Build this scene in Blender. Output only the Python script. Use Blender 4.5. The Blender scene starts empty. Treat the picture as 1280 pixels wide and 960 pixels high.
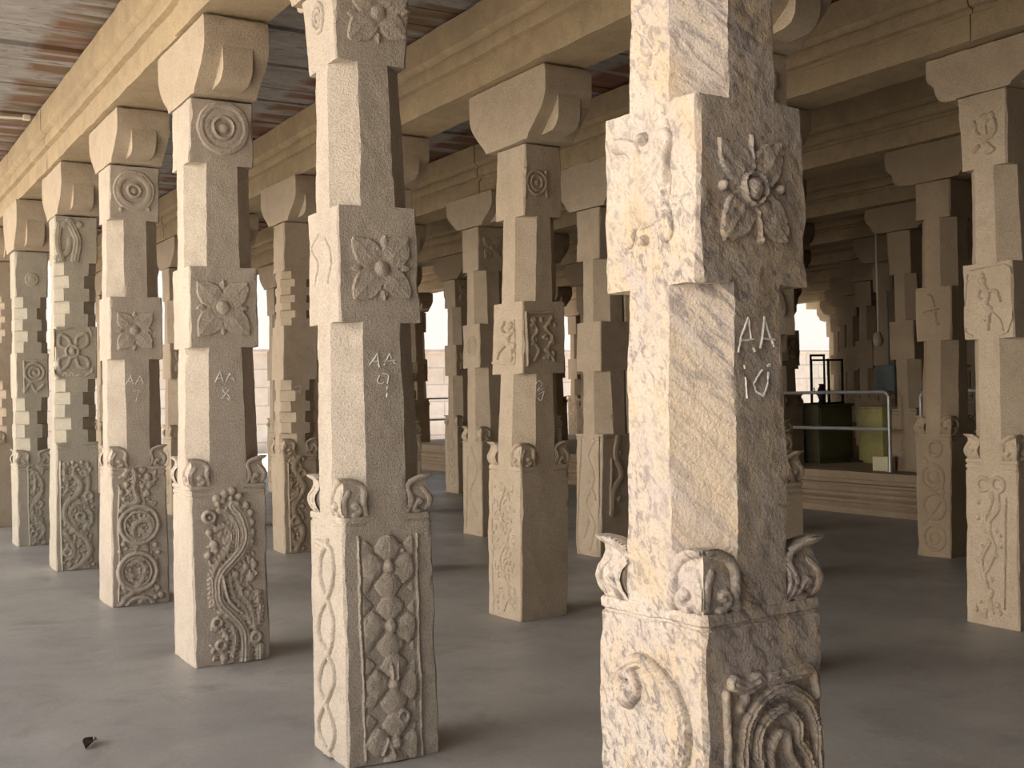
import bpy, bmesh, math, random
import numpy as np
from mathutils import Vector, noise, Matrix

# Pillared stone hall of a temple.  Metres; x runs along the pillar rows,
# y goes deeper into the hall, z is up.
rnd = random.Random(7)
scene = bpy.context.scene
COL = scene.collection
FIT = {
'A8': {'x': 2.5821, 'y': 0.2343, 'rot': 0.0075, 'lean': (-0.0029, 0.0004), 'lv': {'base': (0.2288, 0.22, 0.0001), 'b': (0.1947, 0.2228, 1.0295), 'm0': (0.1794, 0.2027, 1.8273), 'm1': (0.1745, 0.1998, 2.2941), 't0': (0.1767, 0.1936, 2.8901), 't1': (0.2027, 0.1815, 3.2551)}},
'A7': {'x': 4.8309, 'y': 0.2516, 'rot': -0.0021, 'lean': (-0.0022, 0.0042), 'lv': {'base': (0.2212, 0.2138, 0.0001), 'm0': (0.1817, 0.1955, 1.8374), 'm1': (0.1832, 0.1924, 2.3055), 't0': (0.176, 0.1838, 2.8835), 't1': (0.1931, 0.1827, 3.2849)}},
'A9': {'x': 0.4207, 'y': 0.2458, 'rot': 0.0168, 'lean': (0.0052, -0.0059), 'lv': {'base': (0.1931, 0.2092, -0.0001), 'b': (0.1883, 0.2023, 1.0299), 'm0': (0.1746, 0.1861, 1.8363), 'm1': (0.1769, 0.1804, 2.3217), 't0': (0.1613, 0.163, 2.9319)}},
'A10': {'x': -1.7973, 'y': 0.1917, 'rot': -0.0418, 'lean': (-0.0064, 0.0077), 'lv': {'b': (0.2011, 0.2061, 0.985), 'm0': (0.1894, 0.1926, 1.7886), 'm1': (0.1805, 0.1844, 2.2506)}},
'B23': {'x': 2.5382, 'y': 2.3601, 'rot': -0.0496, 'lean': (-0.0113, 0.0208), 'lv': {'base': (0.2022, 0.1971, -0.0001), 'm0': (0.1873, 0.1787, 1.6534), 'm1': (0.1801, 0.1747, 2.1389), 't0': (0.1735, 0.161, 2.7157), 't1': (0.1726, 0.1503, 3.1984)}},
'A6': {'x': 6.9888, 'y': 0.207, 'rot': 0.0304, 'lean': (-0.0028, 0.0151), 'lv': {'base': (0.2071, 0.1833, -0.0), 'b': (0.2055, 0.1822, 1.1583), 'm0': (0.1821, 0.1765, 1.7328), 'm1': (0.1856, 0.1805, 2.2117), 't0': (0.1754, 0.1837, 2.7963), 't1': (0.1781, 0.1841, 3.2166)}},
'A5': {'x': 9.1305, 'y': 0.1617, 'rot': -0.0105, 'lean': (-0.0003, 0.0082), 'lv': {'base': (0.2069, 0.1625, -0.0001), 'b': (0.2052, 0.1666, 0.8665), 'm0': (0.1841, 0.1637, 1.5809), 'm1': (0.1842, 0.1664, 2.0567), 't0': (0.1741, 0.1631, 2.6625), 't1': (0.1774, 0.1671, 3.1434)}},
'D360': {'x': 6.6866, 'y': 2.2252, 'rot': 0.0481, 'lean': (-0.0086, 0.0242), 'lv': {'base': (0.1892, 0.1538, -0.0001), 'b': (0.2011, 0.1734, 0.964), 'm0': (0.1854, 0.178, 1.6991), 'm1': (0.1837, 0.1783, 2.2251), 't0': (0.1686, 0.1769, 2.7643), 't1': (0.1764, 0.1745, 3.2364)}},
'B745': {'x': 4.5418, 'y': 4.5065, 'rot': -0.0223, 'lean': (-0.0049, 0.0063), 'lv': {'base': (0.1847, 0.2233, -0.0), 'b': (0.2093, 0.1907, 1.1249), 'm0': (0.1895, 0.1896, 1.709), 'm1': (0.1897, 0.1824, 2.1632), 't0': (0.1788, 0.1779, 2.7447), 't1': (0.1782, 0.173, 3.215)}},
'C590': {'x': 6.5707, 'y': 4.4175, 'rot': 0.0001, 'lean': (-0.0005, 0.0011), 'lv': {'base': (0.208, 0.2124, -0.0), 'b': (0.2066, 0.2018, 1.0095), 'm0': (0.1838, 0.1892, 1.7992), 'm1': (0.1829, 0.1831, 2.2656), 't0': (0.172, 0.1797, 2.8385), 't1': (0.1736, 0.1708, 3.3045)}},
'R1240': {'x': 0.4098, 'y': 4.6775, 'rot': 0.0171, 'lean': (0.0036, -0.0019), 'lv': {'base': (0.1902, 0.2226, -0.0), 'b': (0.1877, 0.1925, 1.0401), 'm0': (0.1822, 0.1795, 1.8027), 'm1': (0.1809, 0.1799, 2.2782), 't0': (0.1628, 0.1771, 2.8813), 't1': (0.1781, 0.1854, 3.348)}},
'R1170': {'x': 2.5149, 'y': 6.7326, 'rot': -0.0536, 'lean': (-0.0172, 0.0138), 'lv': {'base': (0.1663, 0.1597, -0.0001), 'b': (0.185, 0.18, 1.0833), 'm0': (0.1768, 0.1624, 1.9036), 'm1': (0.1834, 0.1774, 2.3749), 't0': (0.1746, 0.1836, 2.9762), 't1': (0.1755, 0.1858, 3.3016)}},
'P1145': {'x': 4.8621, 'y': 9.3029, 'rot': 0.0429, 'lean': (0.0089, -0.0071), 'lv': {'base': (0.1907, 0.2111, 0.4999), 'b': (0.1888, 0.192, 1.243), 'm0': (0.1876, 0.1916, 1.8183), 'm1': (0.1863, 0.1834, 2.268), 't0': (0.1666, 0.182, 2.8208), 't1': (0.1736, 0.1769, 3.3275)}},
}
CARVE = {
('A8', 'base', 'x'): [["s",[[0.06,-0.016],[0.075,0.091],[0.058,0.202],[-0.002,0.282],[-0.062,0.349],[-0.078,0.435],[-0.059,0.517],[0.004,0.583],[0.067,0.65],[0.093,0.733],[0.07,0.832],[0.022,0.908]],0.0312,0.024],["s",[[-0.104,0.342],[-0.115,0.439],[-0.11,0.51],[-0.069,0.59],[-0.013,0.657],[0.007,0.74],[-0.029,0.789],[-0.084,0.771]],0.0168,0.018],["s",[[0.04,0.58],[0.11,0.67],[0.116,0.755],[0.089,0.867]],0.018,0.018],["s",[[0.042,0.664],[0.05,0.748],[0.027,0.823],[-0.022,0.875],[-0.058,0.883]],0.0204,0.02],["s",[[-0.053,0.504],[-0.031,0.394],[0.011,0.329],[0.06,0.287]],0.0108,0.028],["r",[-0.119,0.852],0.0312,0.0144,0.022],["b",[-0.119,0.848],0.0144,0.022],["b",[-0.069,0.956],0.0264,0.02],["b",[-0.026,0.978],0.025,0.02],["b",[0.017,0.99],0.0264,0.02],["b",[0.06,0.96],0.024,0.02],["b",[0.044,0.912],0.024,0.02],["b",[-0.036,0.942],0.0216,0.02],["b",[-0.063,0.92],0.0192,0.02],["b",[0.011,0.951],0.0168,0.02],["b",[-0.121,0.762],0.024,0.02],["b",[-0.094,0.688],0.0288,0.02],["b",[-0.083,0.651],0.0216,0.02],["b",[-0.129,0.632],0.024,0.02],["b",[0.102,0.902],0.024,0.02],["b",[0.126,0.858],0.0225,0.02],["b",[0.132,0.803],0.0213,0.02],["b",[0.133,0.741],0.018,0.02],["b",[0.13,0.693],0.0168,0.02],["b",[0.027,0.508],0.0264,0.02],["b",[0.089,0.551],0.0225,0.02],["b",[0.14,0.558],0.025,0.02],["b",[0.056,0.426],0.018,0.02],["b",[0.099,0.398],0.0188,0.02],["b",[0.119,0.487],0.0275,0.02],["b",[0.155,0.385],0.0216,0.02],["b",[0.154,0.337],0.0175,0.02],["b",[0.001,0.444],0.0168,0.02],["b",[0.015,0.377],0.015,0.02],["b",[0.042,0.331],0.0144,0.02],["b",[-0.02,0.302],0.0168,0.02],["b",[0.023,0.285],0.0168,0.02],["s",[[0.038,0.459],[0.062,0.396],[0.11,0.317],[0.126,0.193]],0.018,0.02],["s",[[-0.011,0.476],[0.012,0.389],[0.073,0.309],[0.102,0.221]],0.0156,0.018],["s",[[0.155,0.397],[0.163,0.311],[0.152,0.215]],0.0168,0.018],["r",[0.132,0.138],0.0264,0.0156,0.024],["b",[0.132,0.138],0.012,0.024],["r",[-0.088,0.244],0.024,0.012,0.02],["s",[[-0.045,0.257],[-0.003,0.216],[0.014,0.135],[-0.007,0.041]],0.0168,0.02],["s",[[-0.059,0.193],[-0.035,0.153],[-0.042,0.094]],0.0144,0.018],["r",[-0.069,0.112],0.024,0.012,0.02],["b",[-0.053,0.036],0.0264,0.018],["s",[[0.087,0.077],[0.079,-0.001]],0.0216,0.022],["s",[[0.158,0.086],[0.154,0.001]],0.025,0.022],["b",[0.096,-0.025],0.0112,0.015],["b",[0.099,0.001],0.0108,0.015],["b",[0.103,0.028],0.0108,0.015],["b",[0.107,0.055],0.0108,0.015],["b",[0.11,0.092],0.0112,0.015],["b",[0.106,0.12],0.0112,0.015],["b",[0.102,0.148],0.0112,0.015],["b",[0.098,0.175],0.0108,0.015],["b",[0.086,0.221],0.0108,0.015],["b",[0.066,0.248],0.0108,0.015],["b",[0.046,0.274],0.0108,0.015],["b",[0.024,0.304],0.0112,0.015],["b",[0.004,0.326],0.0108,0.015],["b",[-0.016,0.348],0.0108,0.015],["b",[-0.027,0.352],0.0108,0.015],["b",[-0.033,0.381],0.0108,0.015],["b",[-0.038,0.41],0.0108,0.015],["b",[-0.044,0.424],0.0108,0.015],["b",[-0.038,0.451],0.0108,0.015],["b",[-0.031,0.479],0.0108,0.015],["b",[-0.032,0.492],0.0108,0.015],["b",[-0.011,0.514],0.0108,0.015],["b",[0.01,0.536],0.0108,0.015],["b",[0.031,0.558],0.0108,0.015],["b",[0.052,0.58],0.0108,0.015],["b",[0.073,0.602],0.0108,0.015],["b",[0.101,0.637],0.0108,0.015],["b",[0.11,0.665],0.0113,0.015],["b",[0.119,0.692],0.0108,0.015],["b",[0.128,0.738],0.0108,0.015],["b",[0.122,0.763],0.0108,0.015],["b",[0.117,0.788],0.0108,0.015],["b",[0.111,0.813],0.0112,0.015],["b",[0.1,0.849],0.0108,0.015],["b",[0.084,0.874],0.0108,0.015],["b",[0.068,0.9],0.0108,0.015],["b",[-0.084,0.342],0.0108,0.015],["b",[-0.125,0.342],0.0108,0.015],["b",[-0.086,0.366],0.0108,0.015],["b",[-0.127,0.366],0.0108,0.015],["b",[-0.089,0.391],0.0108,0.015],["b",[-0.13,0.39],0.0108,0.015],["b",[-0.092,0.415],0.0108,0.015],["b",[-0.132,0.414],0.0108,0.015],["b",[-0.094,0.436],0.0108,0.015],["b",[-0.135,0.442],0.0108,0.015],["b",[-0.092,0.459],0.0108,0.015],["b",[-0.133,0.466],0.0108,0.015],["b",[-0.091,0.483],0.0108,0.015],["b",[-0.132,0.489],0.0103,0.015],["b",[-0.091,0.5],0.0108,0.015],["b",[-0.128,0.52],0.0104,0.015],["b",[-0.078,0.526],0.0108,0.015],["b",[-0.115,0.547],0.0108,0.015],["b",[-0.064,0.553],0.0108,0.015],["b",[-0.101,0.574],0.0108,0.015],["b",[-0.053,0.576],0.0108,0.015],["b",[-0.086,0.604],0.0108,0.015],["b",[-0.035,0.598],0.0108,0.015],["b",[-0.067,0.626],0.0108,0.015],["b",[-0.016,0.621],0.0108,0.015],["b",[-0.048,0.648],0.0108,0.015],["b",[0.007,0.651],0.0108,0.015],["b",[-0.034,0.663],0.0108,0.015],["b",[0.014,0.678],0.0108,0.015],["b",[-0.027,0.691],0.0108,0.015],["b",[0.02,0.706],0.0108,0.015],["b",[-0.02,0.718],0.0108,0.015],["b",[0.023,0.751],0.0108,0.015],["b",[-0.01,0.728],0.0108,0.015],["b",[0.005,0.776],0.0113,0.015],["b",[-0.028,0.753],0.0108,0.015],["b",[-0.037,0.808],0.0108,0.015],["b",[-0.022,0.769],0.0108,0.015],["b",[-0.064,0.799],0.0108,0.015],["b",[-0.05,0.76],0.0108,0.015],["b",[0.059,0.565],0.0108,0.015],["b",[0.022,0.594],0.0113,0.015],["b",[0.076,0.588],0.0108,0.015],["b",[0.04,0.616],0.0108,0.015],["b",[0.094,0.611],0.0113,0.015],["b",[0.057,0.639],0.0108,0.015],["b",[0.111,0.633],0.0108,0.015],["b",[0.075,0.661],0.0108,0.015],["b",[0.133,0.667],0.0108,0.015],["b",[0.088,0.673],0.0108,0.015],["b",[0.135,0.696],0.0112,0.015],["b",[0.09,0.701],0.0108,0.015],["b",[0.136,0.724],0.0108,0.015],["b",[0.092,0.73],0.0113,0.015],["b",[0.138,0.759],0.0113,0.015],["b",[0.094,0.751],0.0108,0.015],["b",[0.131,0.787],0.0113,0.015],["b",[0.087,0.779],0.0108,0.015],["b",[0.124,0.815],0.0112,0.015],["b",[0.081,0.807],0.0108,0.015],["b",[0.118,0.843],0.0113,0.015],["b",[0.074,0.835],0.0108,0.015],["b",[0.067,0.66],0.0108,0.015],["b",[0.018,0.668],0.0108,0.015],["b",[0.069,0.688],0.0108,0.015],["b",[0.02,0.696],0.0108,0.015],["b",[0.072,0.716],0.0108,0.015],["b",[0.023,0.724],0.0108,0.015],["b",[0.073,0.754],0.0108,0.015],["b",[0.026,0.743],0.0113,0.015],["b",[0.066,0.779],0.0108,0.015],["b",[0.019,0.767],0.0108,0.015],["b",[0.058,0.804],0.0108,0.015],["b",[0.011,0.792],0.0108,0.015],["b",[0.044,0.839],0.0113,0.015],["b",[0.009,0.807],0.0108,0.015],["b",[0.02,0.865],0.0113,0.015],["b",[-0.015,0.833],0.0108,0.015],["b",[-0.017,0.898],0.0108,0.015],["b",[-0.026,0.851],0.0108,0.015],["b",[0.018,0.453],0.0108,0.015],["b",[0.059,0.465],0.0113,0.015],["b",[0.029,0.421],0.0108,0.015],["b",[0.071,0.433],0.0108,0.015],["b",[0.043,0.385],0.0108,0.015],["b",[0.081,0.406],0.0113,0.015],["b",[0.059,0.359],0.0108,0.015],["b",[0.097,0.38],0.0113,0.015],["b",[0.075,0.333],0.0108,0.015],["b",[0.113,0.353],0.0108,0.015],["b",[0.088,0.317],0.0113,0.015],["b",[0.132,0.318],0.0108,0.015],["b",[0.091,0.292],0.0108,0.015],["b",[0.136,0.293],0.0108,0.015],["b",[0.094,0.267],0.0108,0.015],["b",[0.139,0.268],0.0108,0.015],["b",[0.098,0.242],0.0108,0.015],["b",[0.142,0.244],0.0112,0.015],["b",[0.101,0.218],0.0112,0.015],["b",[0.145,0.219],0.0112,0.015],["b",[-0.03,0.473],0.0112,0.015],["b",[0.008,0.479],0.0108,0.015],["b",[-0.022,0.444],0.0108,0.015],["b",[0.016,0.45],0.0108,0.015],["b",[-0.014,0.415],0.0108,0.015],["b",[0.024,0.421],0.0108,0.015],["b",[-0.003,0.378],0.0108,0.015],["b",[0.028,0.4],0.0113,0.015],["b",[0.017,0.352],0.0108,0.015],["b",[0.048,0.373],0.0108,0.015],["b",[0.037,0.325],0.0108,0.015],["b",[0.068,0.347],0.0112,0.015],["b",[0.054,0.305],0.0108,0.015],["b",[0.091,0.314],0.0113,0.015],["b",[0.064,0.276],0.0113,0.015],["b",[0.101,0.284],0.0108,0.015],["b",[0.073,0.246],0.0108,0.015],["b",[0.111,0.255],0.0112,0.015],["b",[0.134,0.398],0.0113,0.015],["b",[0.177,0.397],0.0108,0.015],["b",[0.137,0.369],0.0108,0.015],["b",[0.179,0.368],0.0108,0.015],["b",[0.139,0.34],0.0108,0.015],["b",[0.181,0.34],0.0113,0.015],["b",[0.141,0.315],0.0108,0.015],["b",[0.184,0.307],0.0113,0.015],["b",[0.139,0.291],0.0108,0.015],["b",[0.181,0.283],0.0112,0.015],["b",[0.136,0.267],0.0108,0.015],["b",[0.178,0.259],0.0112,0.015],["b",[0.133,0.243],0.0108,0.015],["b",[0.176,0.234],0.0108,0.015],["b",[-0.059,0.243],0.0108,0.015],["b",[-0.031,0.271],0.0108,0.015],["b",[-0.038,0.223],0.0108,0.015],["b",[-0.01,0.25],0.0108,0.015],["b",[-0.024,0.214],0.0108,0.015],["b",[0.017,0.218],0.0108,0.015],["b",[-0.018,0.187],0.0108,0.015],["b",[0.023,0.191],0.0108,0.015],["b",[-0.012,0.16],0.0108,0.015],["b",[0.028,0.164],0.0108,0.015],["b",[-0.007,0.142],0.0112,0.015],["b",[0.034,0.129],0.0113,0.015],["b",[-0.012,0.118],0.0108,0.015],["b",[0.029,0.105],0.0108,0.015],["b",[-0.017,0.095],0.0108,0.015],["b",[0.024,0.082],0.0112,0.015],["b",[-0.022,0.071],0.0108,0.015],["b",[0.019,0.058],0.0108,0.015],["b",[-0.074,0.185],0.0108,0.015],["b",[-0.043,0.201],0.0108,0.015],["b",[-0.053,0.158],0.0108,0.015],["b",[-0.017,0.149],0.0108,0.015],["b",[-0.057,0.128],0.0108,0.015],["b",[-0.02,0.12],0.0108,0.015],["b",[0.061,0.082],0.0108,0.015],["b",[0.113,0.071],0.0108,0.015],["b",[0.058,0.056],0.0108,0.015],["b",[0.11,0.045],0.0108,0.015],["b",[0.056,0.031],0.0112,0.015],["b",[0.108,0.019],0.0108,0.015],["b",[0.129,0.09],0.0108,0.015],["b",[0.128,0.062],0.0108,0.015],["b",[0.127,0.034],0.0112,0.015],["f",-0.125,0.15,0.01,0.9,420,0.01,0.019,0.013,1]],
('A7', 'base', 'x'): [["r",[-0.003,0.598],0.1372,0.0182,0.02],["r",[-0.003,0.591],0.1036,0.0112,0.018],["s",[[-0.032,0.474],[-0.052,0.553],[-0.017,0.613],[0.052,0.628],[0.086,0.577],[0.058,0.523],[0.017,0.547]],0.0224,0.02],["r",[-0.022,0.249],0.1377,0.0189,0.022],["r",[-0.029,0.25],0.1064,0.0112,0.018],["s",[[-0.037,0.132],[0.012,0.197],[0.027,0.28],[-0.021,0.326],[-0.069,0.303]],0.0224,0.02],["b",[-0.063,0.219],0.028,0.018],["s",[[-0.154,0.006],[-0.099,0.069],[-0.017,0.119],[0.08,0.155]],0.0182,0.02],["s",[[-0.131,0.712],[-0.09,0.751],[-0.015,0.774],[-0.04,0.873],[-0.026,0.956],[-0.045,1.027]],0.021,0.022],["r",[-0.006,-0.06],0.119,0.0168,0.02],["s",[[-0.142,0.894],[-0.153,0.603],[-0.152,0.325],[-0.164,0.049]],0.0084,0.012],["b",[-0.093,0.974],0.028,0.02],["b",[-0.075,1.019],0.028,0.02],["b",[-0.025,1.036],0.0308,0.02],["b",[0.03,1.009],0.0308,0.02],["b",[0.068,0.951],0.0308,0.02],["b",[0.079,0.887],0.028,0.02],["b",[0.055,0.825],0.028,0.02],["b",[-0.088,0.904],0.0252,0.02],["b",[-0.072,0.85],0.0224,0.02],["b",[-0.129,0.851],0.0252,0.02],["b",[-0.113,0.801],0.0216,0.02],["b",[0.009,0.961],0.0196,0.02],["b",[0.028,0.883],0.0224,0.02],["b",[0.121,0.115],0.0252,0.02],["b",[0.148,0.056],0.0261,0.02],["b",[0.106,0.046],0.0196,0.02],["b",[-0.121,0.461],0.0224,0.02],["b",[0.112,0.44],0.0224,0.02],["b",[-0.148,0.408],0.0168,0.02],["b",[0.132,0.382],0.0196,0.02],["b",[-0.125,0.142],0.0224,0.02],["b",[-0.004,0.031],0.0252,0.02],["b",[0.078,-0.007],0.0224,0.02],["b",[0.074,0.587],0.0126,0.018],["b",[0.063,0.549],0.0126,0.018],["b",[0.034,0.522],0.0126,0.018],["b",[-0.004,0.515],0.0126,0.018],["b",[-0.043,0.529],0.0126,0.018],["b",[-0.07,0.56],0.0126,0.018],["b",[-0.08,0.6],0.0126,0.018],["b",[-0.069,0.638],0.0126,0.018],["b",[-0.041,0.664],0.0126,0.018],["b",[-0.002,0.672],0.0126,0.018],["b",[0.036,0.659],0.0131,0.018],["b",[0.064,0.628],0.0131,0.018],["b",[0.054,0.242],0.0126,0.018],["b",[0.042,0.202],0.0126,0.018],["b",[0.013,0.176],0.0126,0.018],["b",[-0.027,0.169],0.0126,0.018],["b",[-0.066,0.184],0.0126,0.018],["b",[-0.095,0.216],0.0121,0.018],["b",[-0.105,0.258],0.0126,0.018],["b",[-0.094,0.297],0.0126,0.018],["b",[-0.064,0.324],0.0126,0.018],["b",[-0.025,0.331],0.0126,0.018],["b",[0.015,0.316],0.0126,0.018],["b",[0.043,0.284],0.0126,0.018],["b",[-0.007,0.479],0.0084,0.015],["b",[-0.057,0.469],0.0081,0.015],["b",[-0.012,0.499],0.0084,0.015],["b",[-0.062,0.489],0.0084,0.015],["b",[-0.017,0.518],0.0084,0.015],["b",[-0.067,0.509],0.0084,0.015],["b",[-0.022,0.538],0.0084,0.015],["b",[-0.072,0.528],0.0084,0.015],["b",[-0.029,0.538],0.0084,0.015],["b",[-0.074,0.567],0.0081,0.015],["b",[-0.018,0.558],0.0084,0.015],["b",[-0.063,0.587],0.0081,0.015],["b",[-0.006,0.578],0.0084,0.015],["b",[-0.051,0.607],0.0081,0.015],["b",[-0.01,0.587],0.0084,0.015],["b",[-0.024,0.639],0.0084,0.015],["b",[0.013,0.592],0.0084,0.015],["b",[-0.001,0.644],0.0084,0.015],["b",[0.036,0.597],0.0084,0.015],["b",[0.022,0.649],0.0084,0.015],["b",[0.031,0.615],0.0084,0.015],["b",[0.074,0.642],0.0084,0.015],["b",[0.042,0.597],0.0084,0.015],["b",[0.085,0.625],0.0084,0.015],["b",[0.053,0.58],0.0084,0.015],["b",[0.096,0.608],0.0084,0.015],["b",[0.063,0.59],0.0084,0.015],["b",[0.109,0.563],0.0084,0.015],["b",[0.053,0.572],0.0084,0.015],["b",[0.1,0.545],0.0087,0.015],["b",[0.044,0.554],0.0084,0.015],["b",[0.09,0.527],0.0084,0.015],["b",[0.07,0.545],0.0084,0.015],["b",[0.045,0.5],0.0084,0.015],["b",[0.049,0.558],0.0084,0.015],["b",[0.025,0.512],0.0084,0.015],["b",[-0.016,0.115],0.0084,0.015],["b",[-0.058,0.15],0.0084,0.015],["b",[-0.004,0.131],0.0084,0.015],["b",[-0.046,0.166],0.0084,0.015],["b",[0.008,0.147],0.0084,0.015],["b",[-0.034,0.182],0.0084,0.015],["b",[0.021,0.163],0.0084,0.015],["b",[-0.022,0.198],0.0084,0.015],["b",[0.037,0.19],0.0084,0.015],["b",[-0.014,0.204],0.0084,0.015],["b",[0.041,0.211],0.0084,0.015],["b",[-0.01,0.225],0.0084,0.015],["b",[0.045,0.231],0.0084,0.015],["b",[-0.007,0.245],0.0084,0.015],["b",[0.049,0.252],0.0084,0.015],["b",[-0.003,0.266],0.0084,0.015],["b",[0.044,0.298],0.0084,0.015],["b",[0.009,0.261],0.0084,0.015],["b",[0.028,0.314],0.0084,0.015],["b",[-0.006,0.277],0.0084,0.015],["b",[0.012,0.329],0.0084,0.015],["b",[-0.022,0.292],0.0084,0.015],["b",[-0.033,0.351],0.0084,0.015],["b",[-0.008,0.302],0.0084,0.015],["b",[-0.049,0.343],0.0084,0.015],["b",[-0.024,0.294],0.0084,0.015],["b",[-0.065,0.335],0.0084,0.015],["b",[-0.04,0.287],0.0084,0.015],["b",[-0.137,-0.01],0.0081,0.015],["b",[-0.171,0.022],0.0084,0.015],["b",[-0.124,0.006],0.0084,0.015],["b",[-0.157,0.038],0.0084,0.015],["b",[-0.11,0.022],0.0084,0.015],["b",[-0.143,0.054],0.0084,0.015],["b",[-0.096,0.038],0.0084,0.015],["b",[-0.13,0.069],0.0081,0.015],["b",[-0.087,0.05],0.0084,0.015],["b",[-0.111,0.089],0.0084,0.015],["b",[-0.071,0.06],0.0084,0.015],["b",[-0.095,0.099],0.0084,0.015],["b",[-0.054,0.069],0.0081,0.015],["b",[-0.079,0.109],0.0084,0.015],["b",[-0.038,0.079],0.0084,0.015],["b",[-0.062,0.119],0.0084,0.015],["b",[-0.021,0.089],0.0084,0.015],["b",[-0.046,0.129],0.0084,0.015],["b",[-0.008,0.098],0.0084,0.015],["b",[-0.026,0.14],0.0084,0.015],["b",[0.011,0.105],0.0084,0.015],["b",[-0.007,0.147],0.0084,0.015],["b",[0.031,0.112],0.0084,0.015],["b",[0.013,0.154],0.0084,0.015],["b",[0.05,0.119],0.0084,0.015],["b",[0.032,0.162],0.0084,0.015],["b",[0.07,0.126],0.0084,0.015],["b",[0.051,0.169],0.0084,0.015],["b",[-0.114,0.693],0.0084,0.015],["b",[-0.148,0.731],0.0084,0.015],["b",[-0.1,0.706],0.0084,0.015],["b",[-0.134,0.744],0.0084,0.015],["b",[-0.086,0.719],0.0084,0.015],["b",[-0.12,0.757],0.0084,0.015],["b",[-0.082,0.727],0.0084,0.015],["b",[-0.098,0.775],0.0084,0.015],["b",[-0.063,0.732],0.0081,0.015],["b",[-0.079,0.781],0.0084,0.015],["b",[-0.044,0.738],0.0084,0.015],["b",[-0.06,0.787],0.0084,0.015],["b",[-0.025,0.744],0.0084,0.015],["b",[-0.041,0.792],0.0084,0.015],["b",[0.009,0.779],0.0084,0.015],["b",[-0.038,0.768],0.0084,0.015],["b",[0.004,0.799],0.0084,0.015],["b",[-0.043,0.788],0.0084,0.015],["b",[-0.001,0.819],0.0084,0.015],["b",[-0.049,0.808],0.0084,0.015],["b",[-0.006,0.839],0.0084,0.015],["b",[-0.054,0.828],0.0084,0.015],["b",[-0.012,0.859],0.0084,0.015],["b",[-0.059,0.848],0.0084,0.015],["b",[-0.016,0.868],0.0084,0.015],["b",[-0.065,0.879],0.0084,0.015],["b",[-0.013,0.888],0.0084,0.015],["b",[-0.061,0.9],0.0084,0.015],["b",[-0.009,0.909],0.0084,0.015],["b",[-0.057,0.92],0.0081,0.015],["b",[-0.005,0.93],0.0084,0.015],["b",[-0.053,0.941],0.0084,0.015],["b",[-0.002,0.962],0.0084,0.015],["b",[-0.049,0.951],0.0084,0.015],["b",[-0.008,0.986],0.0084,0.015],["b",[-0.056,0.974],0.0084,0.015],["b",[-0.015,1.01],0.0084,0.015],["b",[-0.062,0.998],0.0084,0.015],["f",-0.15,0.13,0.01,0.99,380,0.01,0.018,0.012,2]],
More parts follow.
